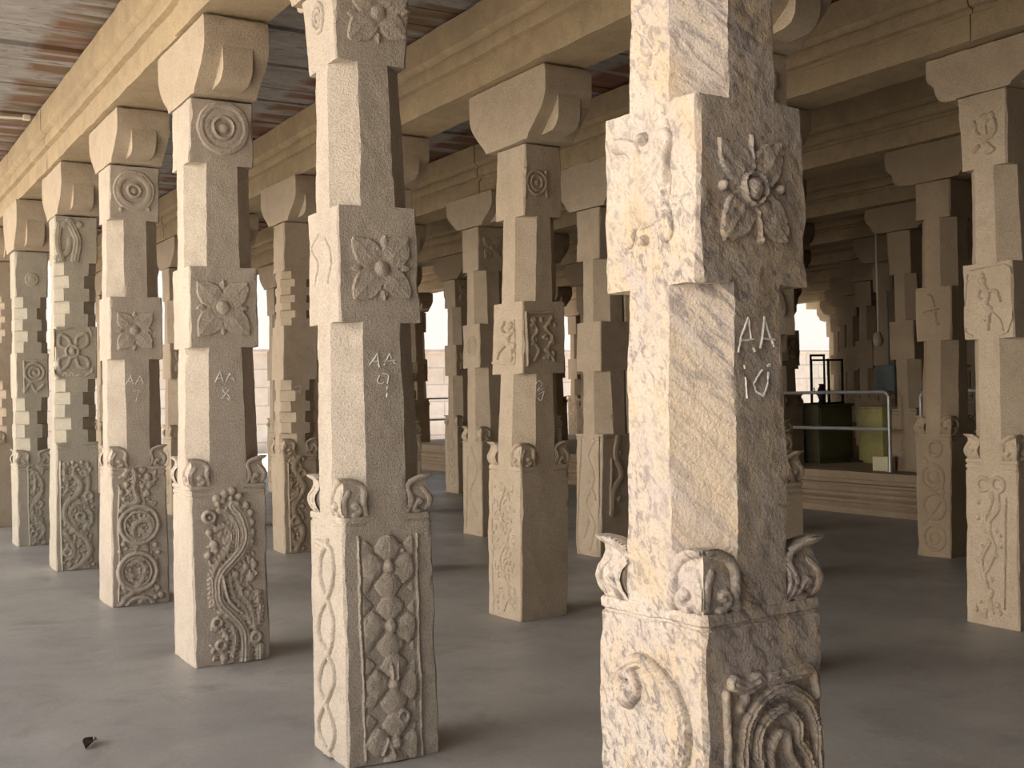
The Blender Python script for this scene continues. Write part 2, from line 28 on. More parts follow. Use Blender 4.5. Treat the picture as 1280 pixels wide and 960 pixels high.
('A6', 'base', 'x'): [["s",[[-0.129,0.992],[-0.134,0.498],[-0.127,0.004]],0.0095,0.014],["s",[[-0.061,-0.002],[0.042,0.063],[0.114,0.166],[0.069,0.292],[-0.034,0.382],[-0.105,0.496],[-0.079,0.603],[0.005,0.679],[0.044,0.772],[-0.008,0.87]],0.027,0.022],["s",[[0.004,0.379],[-0.047,0.506],[-0.021,0.585],[0.056,0.607]],0.0162,0.018],["r",[0.108,0.666],0.0308,0.0168,0.02],["s",[[0.096,0.714],[0.109,0.796],[0.083,0.893]],0.0196,0.018],["s",[[-0.111,0.673],[-0.072,0.765],[-0.097,0.875],[-0.084,0.956]],0.0189,0.018],["s",[[0.056,0.471],[0.108,0.399],[0.134,0.479],[0.108,0.536]],0.0175,0.018],["r",[0.037,0.486],0.0337,0.0162,0.018],["s",[[-0.111,0.361],[-0.06,0.276],[-0.022,0.164],[-0.061,0.1]],0.0189,0.018],["r",[-0.08,0.169],0.0324,0.0162,0.018],["s",[[0.029,0.051],[0.107,0.002]],0.0189,0.018],["b",[-0.097,0.963],0.0216,0.018],["b",[-0.059,0.962],0.0196,0.018],["b",[-0.02,0.973],0.0216,0.018],["b",[0.018,0.951],0.0216,0.018],["b",[0.057,0.969],0.0216,0.018],["b",[0.103,0.953],0.0243,0.018],["b",[0.122,0.891],0.0196,0.018],["b",[-0.097,0.821],0.0216,0.018],["b",[-0.11,0.754],0.0189,0.018],["b",[-0.085,0.712],0.0162,0.018],["b",[0.031,0.909],0.0162,0.018],["b",[0.134,0.616],0.0189,0.018],["b",[0.141,0.561],0.0168,0.018],["b",[0.056,0.43],0.0162,0.018],["b",[0.134,0.424],0.0189,0.018],["b",[-0.098,0.415],0.0168,0.018],["b",[-0.099,0.279],0.0189,0.018],["b",[-0.112,0.077],0.0189,0.018],["b",[0.017,0.215],0.0189,0.018],["b",[0.14,0.04],0.0189,0.018],["b",[-0.044,-0.029],0.0095,0.015],["b",[-0.027,-0.019],0.0095,0.015],["b",[-0.01,-0.008],0.0095,0.015],["b",[0.007,0.003],0.0095,0.015],["b",[0.024,0.014],0.0095,0.015],["b",[0.042,0.025],0.0098,0.015],["b",[0.067,0.043],0.0094,0.015],["b",[0.079,0.06],0.0094,0.015],["b",[0.091,0.077],0.0094,0.015],["b",[0.102,0.094],0.0094,0.015],["b",[0.114,0.111],0.0094,0.015],["b",[0.126,0.128],0.0094,0.015],["b",[0.142,0.175],0.0098,0.015],["b",[0.134,0.196],0.0098,0.015],["b",[0.127,0.217],0.0094,0.015],["b",[0.119,0.238],0.0094,0.015],["b",[0.112,0.259],0.0094,0.015],["b",[0.104,0.28],0.0095,0.015],["b",[0.087,0.316],0.0095,0.015],["b",[0.069,0.331],0.0095,0.015],["b",[0.052,0.346],0.0094,0.015],["b",[0.035,0.361],0.0094,0.015],["b",[0.018,0.376],0.0095,0.015],["b",[0.001,0.391],0.0095,0.015],["b",[-0.01,0.398],0.0095,0.015],["b",[-0.022,0.417],0.0094,0.015],["b",[-0.033,0.436],0.0095,0.015],["b",[-0.045,0.455],0.0095,0.015],["b",[-0.057,0.474],0.0094,0.015],["b",[-0.069,0.493],0.0094,0.015],["b",[-0.076,0.487],0.0094,0.015],["b",[-0.071,0.508],0.0095,0.015],["b",[-0.066,0.529],0.0095,0.015],["b",[-0.061,0.551],0.0095,0.015],["b",[-0.055,0.572],0.0094,0.015],["b",[-0.059,0.579],0.0098,0.015],["b",[-0.042,0.594],0.0095,0.015],["b",[-0.025,0.609],0.0095,0.015],["b",[-0.009,0.624],0.0095,0.015],["b",[0.008,0.639],0.0095,0.015],["b",[0.032,0.665],0.0095,0.015],["b",[0.042,0.688],0.0094,0.015],["b",[0.052,0.711],0.0094,0.015],["b",[0.061,0.735],0.0098,0.015],["b",[0.07,0.786],0.0095,0.015],["b",[0.059,0.806],0.0095,0.015],["b",[0.049,0.826],0.0098,0.015],["b",[0.039,0.845],0.0095,0.015],["b",[0.028,0.865],0.0095,0.015],["b",[0.022,0.386],0.0095,0.015],["b",[-0.013,0.373],0.0098,0.015],["b",[0.013,0.407],0.0094,0.015],["b",[-0.022,0.394],0.0098,0.015],["b",[0.005,0.429],0.0098,0.015],["b",[-0.031,0.415],0.0098,0.015],["b",[-0.004,0.45],0.0098,0.015],["b",[-0.039,0.436],0.0095,0.015],["b",[-0.012,0.471],0.0098,0.015],["b",[-0.048,0.457],0.0095,0.015],["b",[-0.021,0.492],0.0098,0.015],["b",[-0.056,0.478],0.0094,0.015],["b",[-0.029,0.498],0.0095,0.015],["b",[-0.065,0.513],0.0095,0.015],["b",[-0.022,0.518],0.0095,0.015],["b",[-0.059,0.533],0.0095,0.015],["b",[-0.016,0.538],0.0095,0.015],["b",[-0.052,0.553],0.0095,0.015],["b",[-0.009,0.558],0.0095,0.015],["b",[-0.046,0.573],0.0094,0.015],["b",[-0.015,0.566],0.0098,0.015],["b",[-0.027,0.605],0.0095,0.015],["b",[0.004,0.571],0.0094,0.015],["b",[-0.008,0.611],0.0098,0.015],["b",[0.024,0.577],0.0098,0.015],["b",[0.011,0.616],0.0095,0.015],["b",[0.043,0.582],0.0094,0.015],["b",[0.031,0.622],0.0098,0.015],["b",[0.117,0.709],0.0094,0.015],["b",[0.074,0.719],0.0095,0.015],["b",[0.122,0.736],0.0095,0.015],["b",[0.078,0.747],0.0098,0.015],["b",[0.126,0.763],0.0095,0.015],["b",[0.083,0.774],0.0098,0.015],["b",[0.13,0.801],0.0098,0.015],["b",[0.087,0.79],0.0095,0.015],["b",[0.124,0.825],0.0094,0.015],["b",[0.081,0.815],0.0098,0.015],["b",[0.117,0.849],0.0095,0.015],["b",[0.075,0.839],0.0094,0.015],["b",[0.111,0.874],0.0098,0.015],["b",[0.068,0.863],0.0095,0.015],["b",[-0.091,0.662],0.0095,0.015],["b",[-0.13,0.683],0.0095,0.015],["b",[-0.081,0.686],0.0098,0.015],["b",[-0.121,0.706],0.0094,0.015],["b",[-0.071,0.709],0.0094,0.015],["b",[-0.111,0.729],0.0095,0.015],["b",[-0.062,0.732],0.0095,0.015],["b",[-0.102,0.752],0.0095,0.015],["b",[-0.051,0.77],0.0095,0.015],["b",[-0.093,0.761],0.0095,0.015],["b",[-0.056,0.792],0.0095,0.015],["b",[-0.098,0.783],0.0095,0.015],["b",[-0.061,0.814],0.0094,0.015],["b",[-0.103,0.805],0.0095,0.015],["b",[-0.066,0.836],0.0094,0.015],["b",[-0.108,0.827],0.0094,0.015],["b",[-0.071,0.858],0.0095,0.015],["b",[-0.113,0.849],0.0095,0.015],["b",[-0.076,0.87],0.0095,0.015],["b",[-0.119,0.88],0.0095,0.015],["b",[-0.072,0.897],0.0095,0.015],["b",[-0.114,0.907],0.0095,0.015],["b",[-0.067,0.924],0.0095,0.015],["b",[-0.11,0.934],0.0095,0.015],["b",[0.04,0.458],0.0095,0.015],["b",[0.072,0.483],0.0094,0.015],["b",[0.053,0.44],0.0095,0.015],["b",[0.085,0.465],0.0095,0.015],["b",[0.066,0.422],0.0094,0.015],["b",[0.098,0.447],0.0095,0.015],["b",[0.079,0.404],0.0095,0.015],["b",[0.111,0.429],0.0094,0.015],["b",[0.128,0.39],0.0095,0.015],["b",[0.088,0.407],0.0094,0.015],["b",[0.134,0.41],0.0094,0.015],["b",[0.095,0.427],0.0094,0.015],["b",[0.141,0.43],0.0094,0.015],["b",[0.101,0.447],0.0095,0.015],["b",[0.147,0.45],0.0095,0.015],["b",[0.108,0.467],0.0095,0.015],["b",[0.153,0.487],0.0094,0.015],["b",[0.115,0.47],0.0094,0.015],["b",[0.14,0.516],0.0098,0.015],["b",[0.102,0.499],0.0098,0.015],["b",[-0.129,0.35],0.0094,0.015],["b",[-0.093,0.373],0.0095,0.015],["b",[-0.117,0.329],0.0095,0.015],["b",[-0.08,0.351],0.0094,0.015],["b",[-0.104,0.307],0.0094,0.015],["b",[-0.068,0.33],0.0095,0.015],["b",[-0.091,0.286],0.0094,0.015],["b",[-0.055,0.309],0.0095,0.015],["b",[-0.081,0.27],0.0098,0.015],["b",[-0.04,0.282],0.0094,0.015],["b",[-0.073,0.247],0.0094,0.015],["b",[-0.032,0.26],0.0094,0.015],["b",[-0.065,0.225],0.0094,0.015],["b",[-0.025,0.238],0.0098,0.015],["b",[-0.058,0.203],0.0098,0.015],["b",[-0.017,0.215],0.0094,0.015],["b",[-0.05,0.18],0.0094,0.015],["b",[-0.009,0.193],0.0094,0.015],["b",[-0.041,0.178],0.0098,0.015],["b",[-0.003,0.15],0.0094,0.015],["b",[-0.054,0.156],0.0094,0.015],["b",[-0.016,0.129],0.0095,0.015],["b",[-0.066,0.135],0.0095,0.015],["b",[-0.029,0.108],0.0098,0.015],["b",[0.019,0.031],0.0095,0.015],["b",[0.039,0.07],0.0095,0.015],["b",[0.039,0.019],0.0098,0.015],["b",[0.058,0.058],0.0095,0.015],["b",[0.058,0.007],0.0098,0.015],["b",[0.078,0.046],0.0095,0.015],["b",[0.078,-0.005],0.0098,0.015],["b",[0.097,0.034],0.0095,0.015],["f",-0.1,0.13,0.01,0.98,420,0.011,0.02,0.014,3]],
('A5', 'base', 'x'): [["s",[[-0.055,0.831],[-0.051,0.416],[-0.047,0.0]],0.0096,0.012],["s",[[-0.01,0.029],[0.081,0.101],[0.09,0.213],[0.0,0.316],[-0.014,0.429],[0.062,0.52],[0.086,0.663],[0.035,0.778]],0.0208,0.016],["s",[[-0.01,0.813],[0.019,0.683],[0.01,0.571]],0.0192,0.016],["r",[0.052,0.264],0.032,0.0144,0.014],["r",[0.054,0.44],0.0352,0.0144,0.014],["r",[-0.001,0.124],0.0288,0.0144,0.014],["b",[-0.017,0.877],0.0192,0.014],["b",[0.028,0.891],0.0192,0.014],["b",[0.088,0.888],0.0224,0.014],["b",[0.103,0.823],0.0198,0.014],["b",[-0.026,0.718],0.0192,0.014],["b",[0.093,0.566],0.016,0.014],["b",[0.058,0.087],0.0192,0.014],["b",[0.103,0.019],0.016,0.014],["f",-0.05,0.1,0.01,0.88,260,0.011,0.02,0.012,4]],
('A9', 'base', 'x'): [["d",[-0.008,0.892],0.0702,0.017],["d",[-0.089,0.818],0.0702,0.017],["d",[0.07,0.803],0.0728,0.017],["d",[-0.012,0.735],0.0702,0.017],["b",[-0.01,0.813],0.0297,0.027],["d",[-0.005,0.644],0.0702,0.017],["d",[-0.086,0.573],0.0702,0.017],["d",[0.073,0.553],0.0702,0.017],["d",[-0.01,0.487],0.0702,0.017],["b",[-0.007,0.566],0.0297,0.027],["d",[0.006,0.401],0.0702,0.017],["d",[-0.076,0.332],0.0702,0.017],["d",[0.084,0.308],0.0702,0.017],["d",[0.001,0.244],0.0702,0.017],["b",[0.003,0.323],0.0297,0.027],["d",[0.01,0.156],0.0702,0.017],["d",[-0.072,0.089],0.0702,0.017],["d",[0.088,0.061],0.0702,0.017],["d",[0.005,-0.001],0.0702,0.017],["b",[0.007,0.078],0.0297,0.027],["d",[-0.116,0.745],0.0405,0.009],["d",[-0.118,0.658],0.0405,0.009],["d",[0.114,0.72],0.0405,0.009],["d",[0.112,0.632],0.042,0.009],["d",[-0.114,0.503],0.0405,0.009],["d",[-0.117,0.417],0.0405,0.009],["d",[0.116,0.473],0.042,0.009],["d",[0.113,0.384],0.0405,0.009],["d",[-0.107,0.262],0.0405,0.009],["d",[-0.11,0.176],0.0405,0.009],["d",[0.123,0.225],0.0405,0.009],["d",[0.12,0.137],0.0405,0.009],["d",[-0.112,0.89],0.0459,0.011],["d",[0.096,0.892],0.0459,0.011],["b",[0.055,0.875],0.0122,0.016],["b",[0.058,0.745],0.0108,0.016],["s",[[-0.029,0.098],[-0.053,0.041]],0.0108,0.022],["s",[[-0.029,0.098],[-0.002,0.025]],0.0108,0.022],["s",[[-0.012,0.406],[-0.006,0.351]],0.0067,0.026],["s",[[0.017,0.402],[0.016,0.348]],0.0067,0.026],["r",[0.041,0.181],0.0243,0.0108,0.02],["c",-0.125,0.1,0.0,0.945],["s",[[-0.139,0.946],[-0.14,0.531],[-0.129,0.028]],0.0065,0.01],["s",[[0.122,0.938],[0.123,0.497],[0.128,-0.012]],0.0068,0.01]],
('A9', 'base', 'y'): [["s",[[-0.102,0.906],[0.056,0.891],[0.093,0.807],[0.034,0.704],[-0.079,0.604],[-0.094,0.504],[0.015,0.44],[0.067,0.355],[0.001,0.259],[-0.113,0.15],[-0.108,0.067],[0.019,0.003]],0.014,0.016],["s",[[0.021,0.918],[-0.06,0.843],[-0.068,0.745],[0.016,0.66],[0.069,0.573],[0.035,0.471],[-0.085,0.365],[-0.111,0.276],[-0.017,0.214],[0.058,0.136],[0.023,0.059],[-0.096,-0.028]],0.014,0.016]],
('A10', 'base', 'x'): [["s",[[-0.093,0.443],[-0.081,0.574],[-0.075,0.674],[-0.031,0.744],[0.057,0.772],[0.137,0.736],[0.179,0.669],[0.184,0.604],[0.179,0.52]],0.0189,0.022],["s",[[-0.025,0.563],[-0.032,0.659],[0.007,0.706],[0.066,0.722],[0.114,0.68],[0.115,0.638],[0.15,0.593],[0.164,0.537]],0.0168,0.022],["s",[[0.019,0.554],[0.01,0.63],[0.04,0.663],[0.065,0.661]],0.014,0.02],["s",[[0.065,0.661],[0.079,0.61],[0.123,0.546]],0.013,0.02],["s",[[-0.133,0.791],[-0.132,0.651],[-0.132,0.452]],0.013,0.014],["s",[[-0.105,0.813],[-0.068,0.8],[-0.03,0.808]],0.0234,0.022],["s",[[0.018,0.805],[0.088,0.806],[0.154,0.807]],0.0182,0.018],["s",[[0.169,0.797],[0.184,0.738]],0.0126,0.018],["s",[[-0.068,0.774],[-0.088,0.75]],0.0156,0.016],["r",[0.05,0.375],0.078,0.0156,0.02],["r",[0.05,0.375],0.039,0.013,0.02],["b",[-0.074,0.486],0.021,0.016],["b",[0.152,0.456],0.021,0.016]],
('A10', 'base', 'y'): [["b",[-0.074,0.746],0.036,0.035],["s",[[-0.118,0.772],[-0.095,0.806],[-0.028,0.841],[0.045,0.824],[0.103,0.789],[0.132,0.735],[0.14,0.677],[0.13,0.614],[0.09,0.503],[0.027,0.416]],0.0195,0.026],["r",[-0.073,0.767],0.035,0.0168,0.02]],
('A10', 'mid', 'x'): [["b",[0.007,2.028],0.0288,0.034],["r",[0.008,2.028],0.0372,0.0054,0.02],["p",[0.008,2.028],[-0.103,2.144],0.296,0.01],["p",[0.008,2.028],[0.116,2.15],0.296,0.01],["p",[0.008,2.028],[-0.097,1.89],0.296,0.01],["p",[0.008,2.028],[0.122,1.897],0.296,0.01],["b",[-0.094,2.025],0.0132,0.02],["b",[0.103,2.033],0.0144,0.018],["b",[0.025,1.9],0.012,0.02],["s",[[0.005,2.153],[0.007,2.077]],0.0044,0.014],["s",[[0.018,1.973],[0.025,1.903]],0.0048,0.014]],
('A10', 'mid', 'y'): [["b",[0.003,2.038],0.102,0.01],["b",[-0.01,2.174],0.0187,0.024],["s",[[-0.115,2.174],[-0.063,2.161],[-0.036,2.129],[-0.037,2.087]],0.0228,0.012],["s",[[0.067,2.15],[0.036,2.104],[-0.001,2.063]],0.0372,0.017],["s",[[0.089,2.14],[0.079,2.096],[0.083,2.049]],0.0108,0.018],["s",[[-0.052,2.017],[-0.048,1.968],[-0.068,1.917]],0.0276,0.01],["s",[[0.012,2.007],[0.073,1.975],[0.085,1.921]],0.0288,0.014],["b",[-0.001,1.908],0.0132,0.022],["b",[0.082,2.02],0.0096,0.022]],
('A9', 'mid', 'x'): [["b",[0.0,2.061],0.0346,0.022],["p",[-0.002,2.061],[-0.133,2.191],0.333,0.011],["p",[-0.002,2.061],[0.122,2.199],0.333,0.011],["p",[-0.002,2.061],[-0.133,1.927],0.333,0.011],["p",[-0.002,2.061],[0.126,1.941],0.333,0.011],["p",[0.006,2.143],[0.011,2.201],0.3,0.011],["p",[0.002,1.983],[0.004,1.927],0.3,0.011],["p",[-0.082,2.06],[-0.141,2.06],0.3,0.011],["p",[0.076,2.066],[0.129,2.069],0.3,0.011]],
('A9', 'mid', 'y'): [["s",[[-0.067,2.225],[-0.147,2.17],[-0.062,2.095],[-0.113,2.014]],0.0084,0.006],["s",[[0.006,2.205],[0.085,2.111],[0.049,2.01]],0.0084,0.006]],
('A9', 'top', 'x'): [["b",[0.008,3.145],0.0357,0.02],["p",[0.008,3.145],[-0.125,3.017],0.333,0.012],["p",[0.008,3.145],[0.143,3.05],0.333,0.012],["p",[0.008,3.145],[-0.117,3.233],0.333,0.012],["p",[0.008,3.145],[0.148,3.276],0.333,0.012],["p",[0.009,3.071],[0.01,3.019],0.3,0.012],["p",[-0.074,3.134],[-0.133,3.126],0.3,0.012],["p",[0.093,3.159],[0.153,3.169],0.3,0.012]],
('A9', 'top', 'y'): [["r",[-0.018,3.148],0.0588,0.0126,0.012],["r",[-0.018,3.148],0.0315,0.0105,0.012],["b",[-0.018,3.148],0.0147,0.012]],
('A8', 'mid', 'x'): [["b",[-0.007,2.058],0.0464,0.026],["r",[-0.007,2.058],0.0522,0.0101,0.012],["p",[-0.007,2.058],[-0.157,2.206],0.333,0.012],["p",[-0.007,2.058],[0.143,2.211],0.333,0.012],["p",[-0.007,2.058],[-0.155,1.89],0.333,0.012],["p",[-0.007,2.058],[0.149,1.9],0.333,0.012],["p",[-0.005,2.153],[-0.004,2.22],0.3,0.011],["p",[-0.009,1.964],[-0.01,1.897],0.3,0.011],["p",[-0.1,2.054],[-0.166,2.052],0.3,0.011],["p",[0.08,2.058],[0.142,2.058],0.3,0.011]],
('A7', 'mid', 'x'): [["b",[-0.005,2.054],0.038,0.022],["p",[-0.005,2.054],[-0.132,2.187],0.333,0.011],["p",[-0.005,2.054],[0.13,2.188],0.333,0.011],["p",[-0.005,2.054],[-0.129,1.907],0.333,0.011],["p",[-0.005,2.054],[0.126,1.923],0.333,0.011],["p",[-0.002,2.138],[0.0,2.197],0.3,0.011],["p",[-0.006,1.963],[-0.007,1.898],0.3,0.011],["p",[-0.085,2.053],[-0.142,2.053],0.3,0.011],["p",[0.074,2.055],[0.13,2.055],0.3,0.011]],
('A6', 'mid', 'x'): [["b",[-0.008,1.988],0.0322,0.018],["r",[-0.008,1.988],0.0552,0.0138,0.016],["s",[[-0.014,2.022],[-0.046,2.113],[-0.11,2.136],[-0.121,2.045],[-0.068,2.022]],0.0184,0.014],["s",[[0.018,2.022],[0.04,2.114],[0.116,2.149],[0.127,2.057],[0.062,2.022]],0.0184,0.014],["s",[[-0.014,1.954],[-0.047,1.863],[-0.111,1.818],[-0.121,1.909],[-0.068,1.942]],0.0184,0.014],["s",[[0.018,1.954],[0.05,1.851],[0.126,1.839],[0.12,1.919],[0.061,1.942]],0.0184,0.014],["s",[[-0.159,2.181],[0.149,2.195],[0.155,1.792],[-0.154,1.773],[-0.159,2.181]],0.0115,0.01]],
('A5', 'mid', 'x'): [["r",[0.035,1.849],0.0954,0.0159,0.014],["r",[0.035,1.849],0.053,0.0132,0.014],["b",[0.035,1.849],0.0238,0.014],["s",[[-0.068,1.971],[-0.071,1.637]],0.0135,0.012],["s",[[-0.068,1.971],[0.145,1.983]],0.0135,0.012],["s",[[-0.054,1.663],[-0.003,1.729],[0.046,1.648],[0.122,1.714]],0.0189,0.012]],
('A5', 'top', 'x'): [["b",[0.026,2.849],0.0477,0.016],["r",[0.026,2.849],0.0583,0.0159,0.01]],
('A8', 'top', 'x'): [["r",[0.009,3.101],0.1455,0.0105,0.014],["r",[0.009,3.101],0.1275,0.018,0.016],["r",[0.009,3.101],0.093,0.024,0.012],["r",[0.009,3.101],0.06,0.0105,0.024],["b",[0.009,3.101],0.033,0.022]],
('A7', 'top', 'x'): [["r",[0.009,3.104],0.1444,0.0114,0.012],["r",[0.009,3.104],0.114,0.0266,0.014],["r",[0.009,3.104],0.0456,0.0133,0.02],["b",[0.009,3.104],0.0266,0.016],["b",[0.114,2.973],0.019,0.014],["b",[-0.088,2.96],0.019,0.014]],
('A6', 'top', 'x'): [["s",[[-0.097,3.138],[-0.118,2.955],[-0.076,2.797]],0.0322,0.02],["s",[[-0.011,3.166],[0.054,3.008],[0.032,2.824]],0.0405,0.022],["b",[-0.054,3.14],0.0405,0.02],["b",[0.076,3.147],0.0368,0.018],["s",[[-0.119,2.841],[-0.033,2.89],[-0.011,3.005]],0.0276,0.016]],
('B23', 'top', 'x'): [["r",[0.001,2.944],0.0782,0.0119,0.014],["r",[0.001,2.944],0.0476,0.0102,0.014],["b",[0.001,2.944],0.0204,0.014],["s",[[-0.087,3.024],[-0.092,2.838]],0.0099,0.012],["s",[[0.081,3.023],[0.088,2.853]],0.0102,0.012]],
('B23', 'mid', 'y'): [["b",[0.064,1.984],0.0264,0.022],["s",[[-0.018,2.006],[-0.048,1.957],[0.028,1.919],[0.103,1.948]],0.0153,0.018],["s",[[0.043,1.935],[0.029,1.859],[0.104,1.839]],0.0238,0.022],["s",[[0.013,1.86],[-0.063,1.821],[-0.093,1.77]],0.0175,0.02],["s",[[0.059,1.832],[0.089,1.78],[0.059,1.731]],0.0165,0.02],["s",[[-0.156,1.738],[0.104,1.721]],0.0102,0.01],["s",[[0.103,2.016],[0.119,1.729]],0.0085,0.008]],
('B23', 'mid', 'x'): [["s",[[-0.108,2.062],[-0.103,1.71]],0.0102,0.016],["s",[[-0.104,2.059],[0.126,2.071]],0.0105,0.012],["b",[-0.027,2.014],0.0159,0.014],["b",[-0.043,2.025],0.0155,0.014],["b",[0.11,1.79],0.0197,0.014],["b",[-0.029,1.875],0.0147,0.014],["b",[-0.039,2.013],0.0141,0.014],["b",[0.112,1.781],0.0201,0.014],["b",[0.086,1.987],0.0151,0.014],["b",[0.052,1.812],0.0206,0.014],["b",[0.102,2.021],0.0181,0.014],["b",[0.06,1.885],0.0137,0.014],["b",[0.02,2.019],0.0214,0.014],["b",[0.099,1.872],0.015,0.014],["b",[0.108,1.864],0.0209,0.014],["b",[0.096,1.885],0.0161,0.014],["b",[0.046,1.909],0.0135,0.014],["b",[-0.013,1.786],0.0123,0.014],["b",[-0.064,1.846],0.0148,0.014],["b",[0.033,1.896],0.0154,0.014],["b",[0.126,1.987],0.0166,0.014],["b",[-0.033,1.844],0.0147,0.014],["b",[-0.003,1.807],0.0152,0.014],["b",[0.038,1.757],0.0129,0.014],["b",[-0.061,1.973],0.0197,0.014],["b",[0.049,1.972],0.0153,0.014],["b",[-0.038,1.899],0.012,0.014],["b",[0.066,1.759],0.0216,0.014],["s",[[-0.063,2.012],[-0.021,1.946],[-0.063,1.878],[-0.01,1.811],[-0.042,1.743]],0.0119,0.014],["s",[[0.105,2.033],[0.052,1.964],[0.105,1.896],[0.063,1.811],[0.116,1.743]],0.0119,0.014]],
('R1240', 'mid', 'y'): [["b",[-0.039,2.171],0.0286,0.02],["b",[-0.038,2.205],0.0189,0.016],["s",[[-0.032,2.137],[-0.004,2.074],[-0.021,2.029]],0.0229,0.022],["s",[[-0.018,2.109],[0.058,2.096],[0.083,2.034]],0.0108,0.016],["s",[[-0.049,2.118],[-0.074,2.073],[-0.043,2.051]],0.0108,0.014],["s",[[-0.013,2.028],[0.003,1.947],[-0.003,1.86]],0.0135,0.02],["s",[[-0.028,2.023],[0.024,1.985],[-0.024,1.922]],0.0122,0.016],["s",[[0.024,1.972],[0.083,1.915],[0.103,1.847]],0.0068,0.01],["s",[[-0.148,2.216],[-0.168,1.849],[0.132,1.839],[0.168,2.23],[-0.131,2.241]],0.0065,0.008]],
('R1240', 'top', 'y'): [["b",[0.005,3.18],0.039,0.02],["b",[0.055,3.196],0.026,0.018],["s",[[-0.07,3.176],[-0.057,3.106],[-0.003,3.068],[0.058,3.069]],0.0162,0.02],["s",[[0.069,3.173],[0.082,3.104],[0.035,3.06]],0.0135,0.018],["s",[[-0.044,3.022],[-0.076,2.995]],0.0162,0.016],["s",[[0.018,3.023],[0.063,2.981],[0.024,2.969]],0.0156,0.018],["s",[[-0.001,3.135],[0.004,3.053]],0.0216,0.016]],
('R1170', 'mid', 'y'): [["s",[[-0.022,2.312],[0.027,2.289],[0.052,2.203]],0.0093,0.014],["s",[[-0.065,2.155],[0.095,2.181]],0.0092,0.012],["s",[[0.052,2.175],[0.057,2.11],[0.084,2.043]],0.0133,0.014]],
('R1170', 'base', 'y'): [["r",[0.04,0.954],0.065,0.0175,0.014],["r",[0.011,0.704],0.1078,0.0171,0.014],["r",[0.011,0.704],0.0539,0.0147,0.012],["r",[0.019,0.444],0.11,0.0175,0.014],["r",[0.011,0.169],0.1078,0.0172,0.014],["r",[0.011,0.169],0.049,0.0147,0.012],["s",[[-0.075,0.863],[0.11,0.574],[-0.09,0.286]],0.0175,0.012]],
('R1240', 'base', 'y'): [["r",[-0.059,0.885],0.0396,0.0144,0.014],["r",[0.047,0.888],0.042,0.014,0.014],["s",[[-0.007,0.906],[-0.001,0.782],[-0.045,0.672],[-0.008,0.551],[-0.075,0.401],[-0.038,0.262],[-0.003,0.107]],0.0162,0.014],["s",[[0.042,0.856],[0.048,0.733],[-0.027,0.62],[0.03,0.484],[-0.036,0.334]],0.0126,0.012],["s",[[0.101,0.807],[0.097,0.386],[0.088,0.121]],0.009,0.012],["b",[0.009,0.087],0.0128,0.012],["b",[-0.074,0.069],0.0224,0.012],["b",[-0.05,0.09],0.0204,0.012],["b",[0.041,0.598],0.015,0.012],["b",[-0.024,0.712],0.0174,0.012],["b",[0.066,0.571],0.0124,0.012],["b",[-0.099,0.68],0.0225,0.012],["b",[-0.043,0.592],0.0138,0.012],["b",[0.067,0.501],0.0148,0.012],["b",[-0.093,0.769],0.0147,0.012],["b",[0.019,0.705],0.0131,0.012],["b",[-0.018,0.626],0.0252,0.012],["b",[-0.094,0.403],0.0223,0.012],["b",[-0.052,0.056],0.0186,0.012],["b",[-0.068,0.497],0.0131,0.012],["b",[-0.031,0.625],0.0238,0.012],["b",[0.038,0.441],0.0126,0.012],["b",[-0.061,0.627],0.0152,0.012],["b",[-0.082,0.142],0.0144,0.012],["b",[-0.117,0.092],0.0203,0.012],["b",[0.07,0.517],0.0233,0.012],["b",[-0.001,0.214],0.022,0.012],["b",[-0.013,0.746],0.0153,0.012],["b",[0.036,0.137],0.0242,0.012],["b",[-0.057,0.309],0.0227,0.012],["b",[-0.004,0.195],0.0187,0.012],["b",[0.001,0.294],0.0155,0.012],["b",[0.044,0.095],0.0135,0.012],["b",[0.052,0.092],0.0204,0.012],["b",[-0.118,0.114],0.0142,0.012]],
('B745', 'base', 'y'): [["s",[[-0.115,1.095],[-0.158,0.049],[0.157,0.047]],0.0144,0.012],["s",[[0.181,1.101],[0.146,0.081]],0.0142,0.012],["s",[[0.022,0.068],[0.086,0.286],[-0.045,0.489],[0.079,0.71],[-0.017,0.919],[0.075,1.063]],0.0284,0.016],["s",[[-0.065,0.166],[0.03,0.388]],0.0213,0.014],["s",[[0.11,0.535],[0.007,0.67]],0.0213,0.014]],
('B745', 'base', 'x'): [["s",[[-0.084,0.394],[-0.058,0.603],[0.034,0.739],[-0.03,0.919],[-0.004,1.094]],0.0355,0.02],["s",[[-0.084,0.886],[-0.101,0.395]],0.0175,0.014],["b",[0.016,0.952],0.0319,0.018],["b",[-0.001,0.529],0.0319,0.018]],
('C590', 'base', 'y'): [["s",[[-0.0,0.925],[0.11,0.693],[-0.06,0.447],[0.091,0.221]],0.0237,0.012],["s",[[-0.084,0.843],[-0.14,0.083]],0.016,0.01]],
('C590', 'mid', 'y'): [["r",[0.016,2.033],0.0954,0.0159,0.012],["r",[0.016,2.033],0.053,0.0132,0.01]],
('C590', 'top', 'x'): [["b",[0.0,3.09],0.0378,0.016],["p",[0.0,3.09],[-0.106,3.192],0.333,0.01],["p",[0.0,3.09],[0.112,3.204],0.333,0.01],["p",[0.0,3.09],[-0.096,2.965],0.333,0.01],["p",[0.0,3.09],[0.107,2.987],0.333,0.01]],
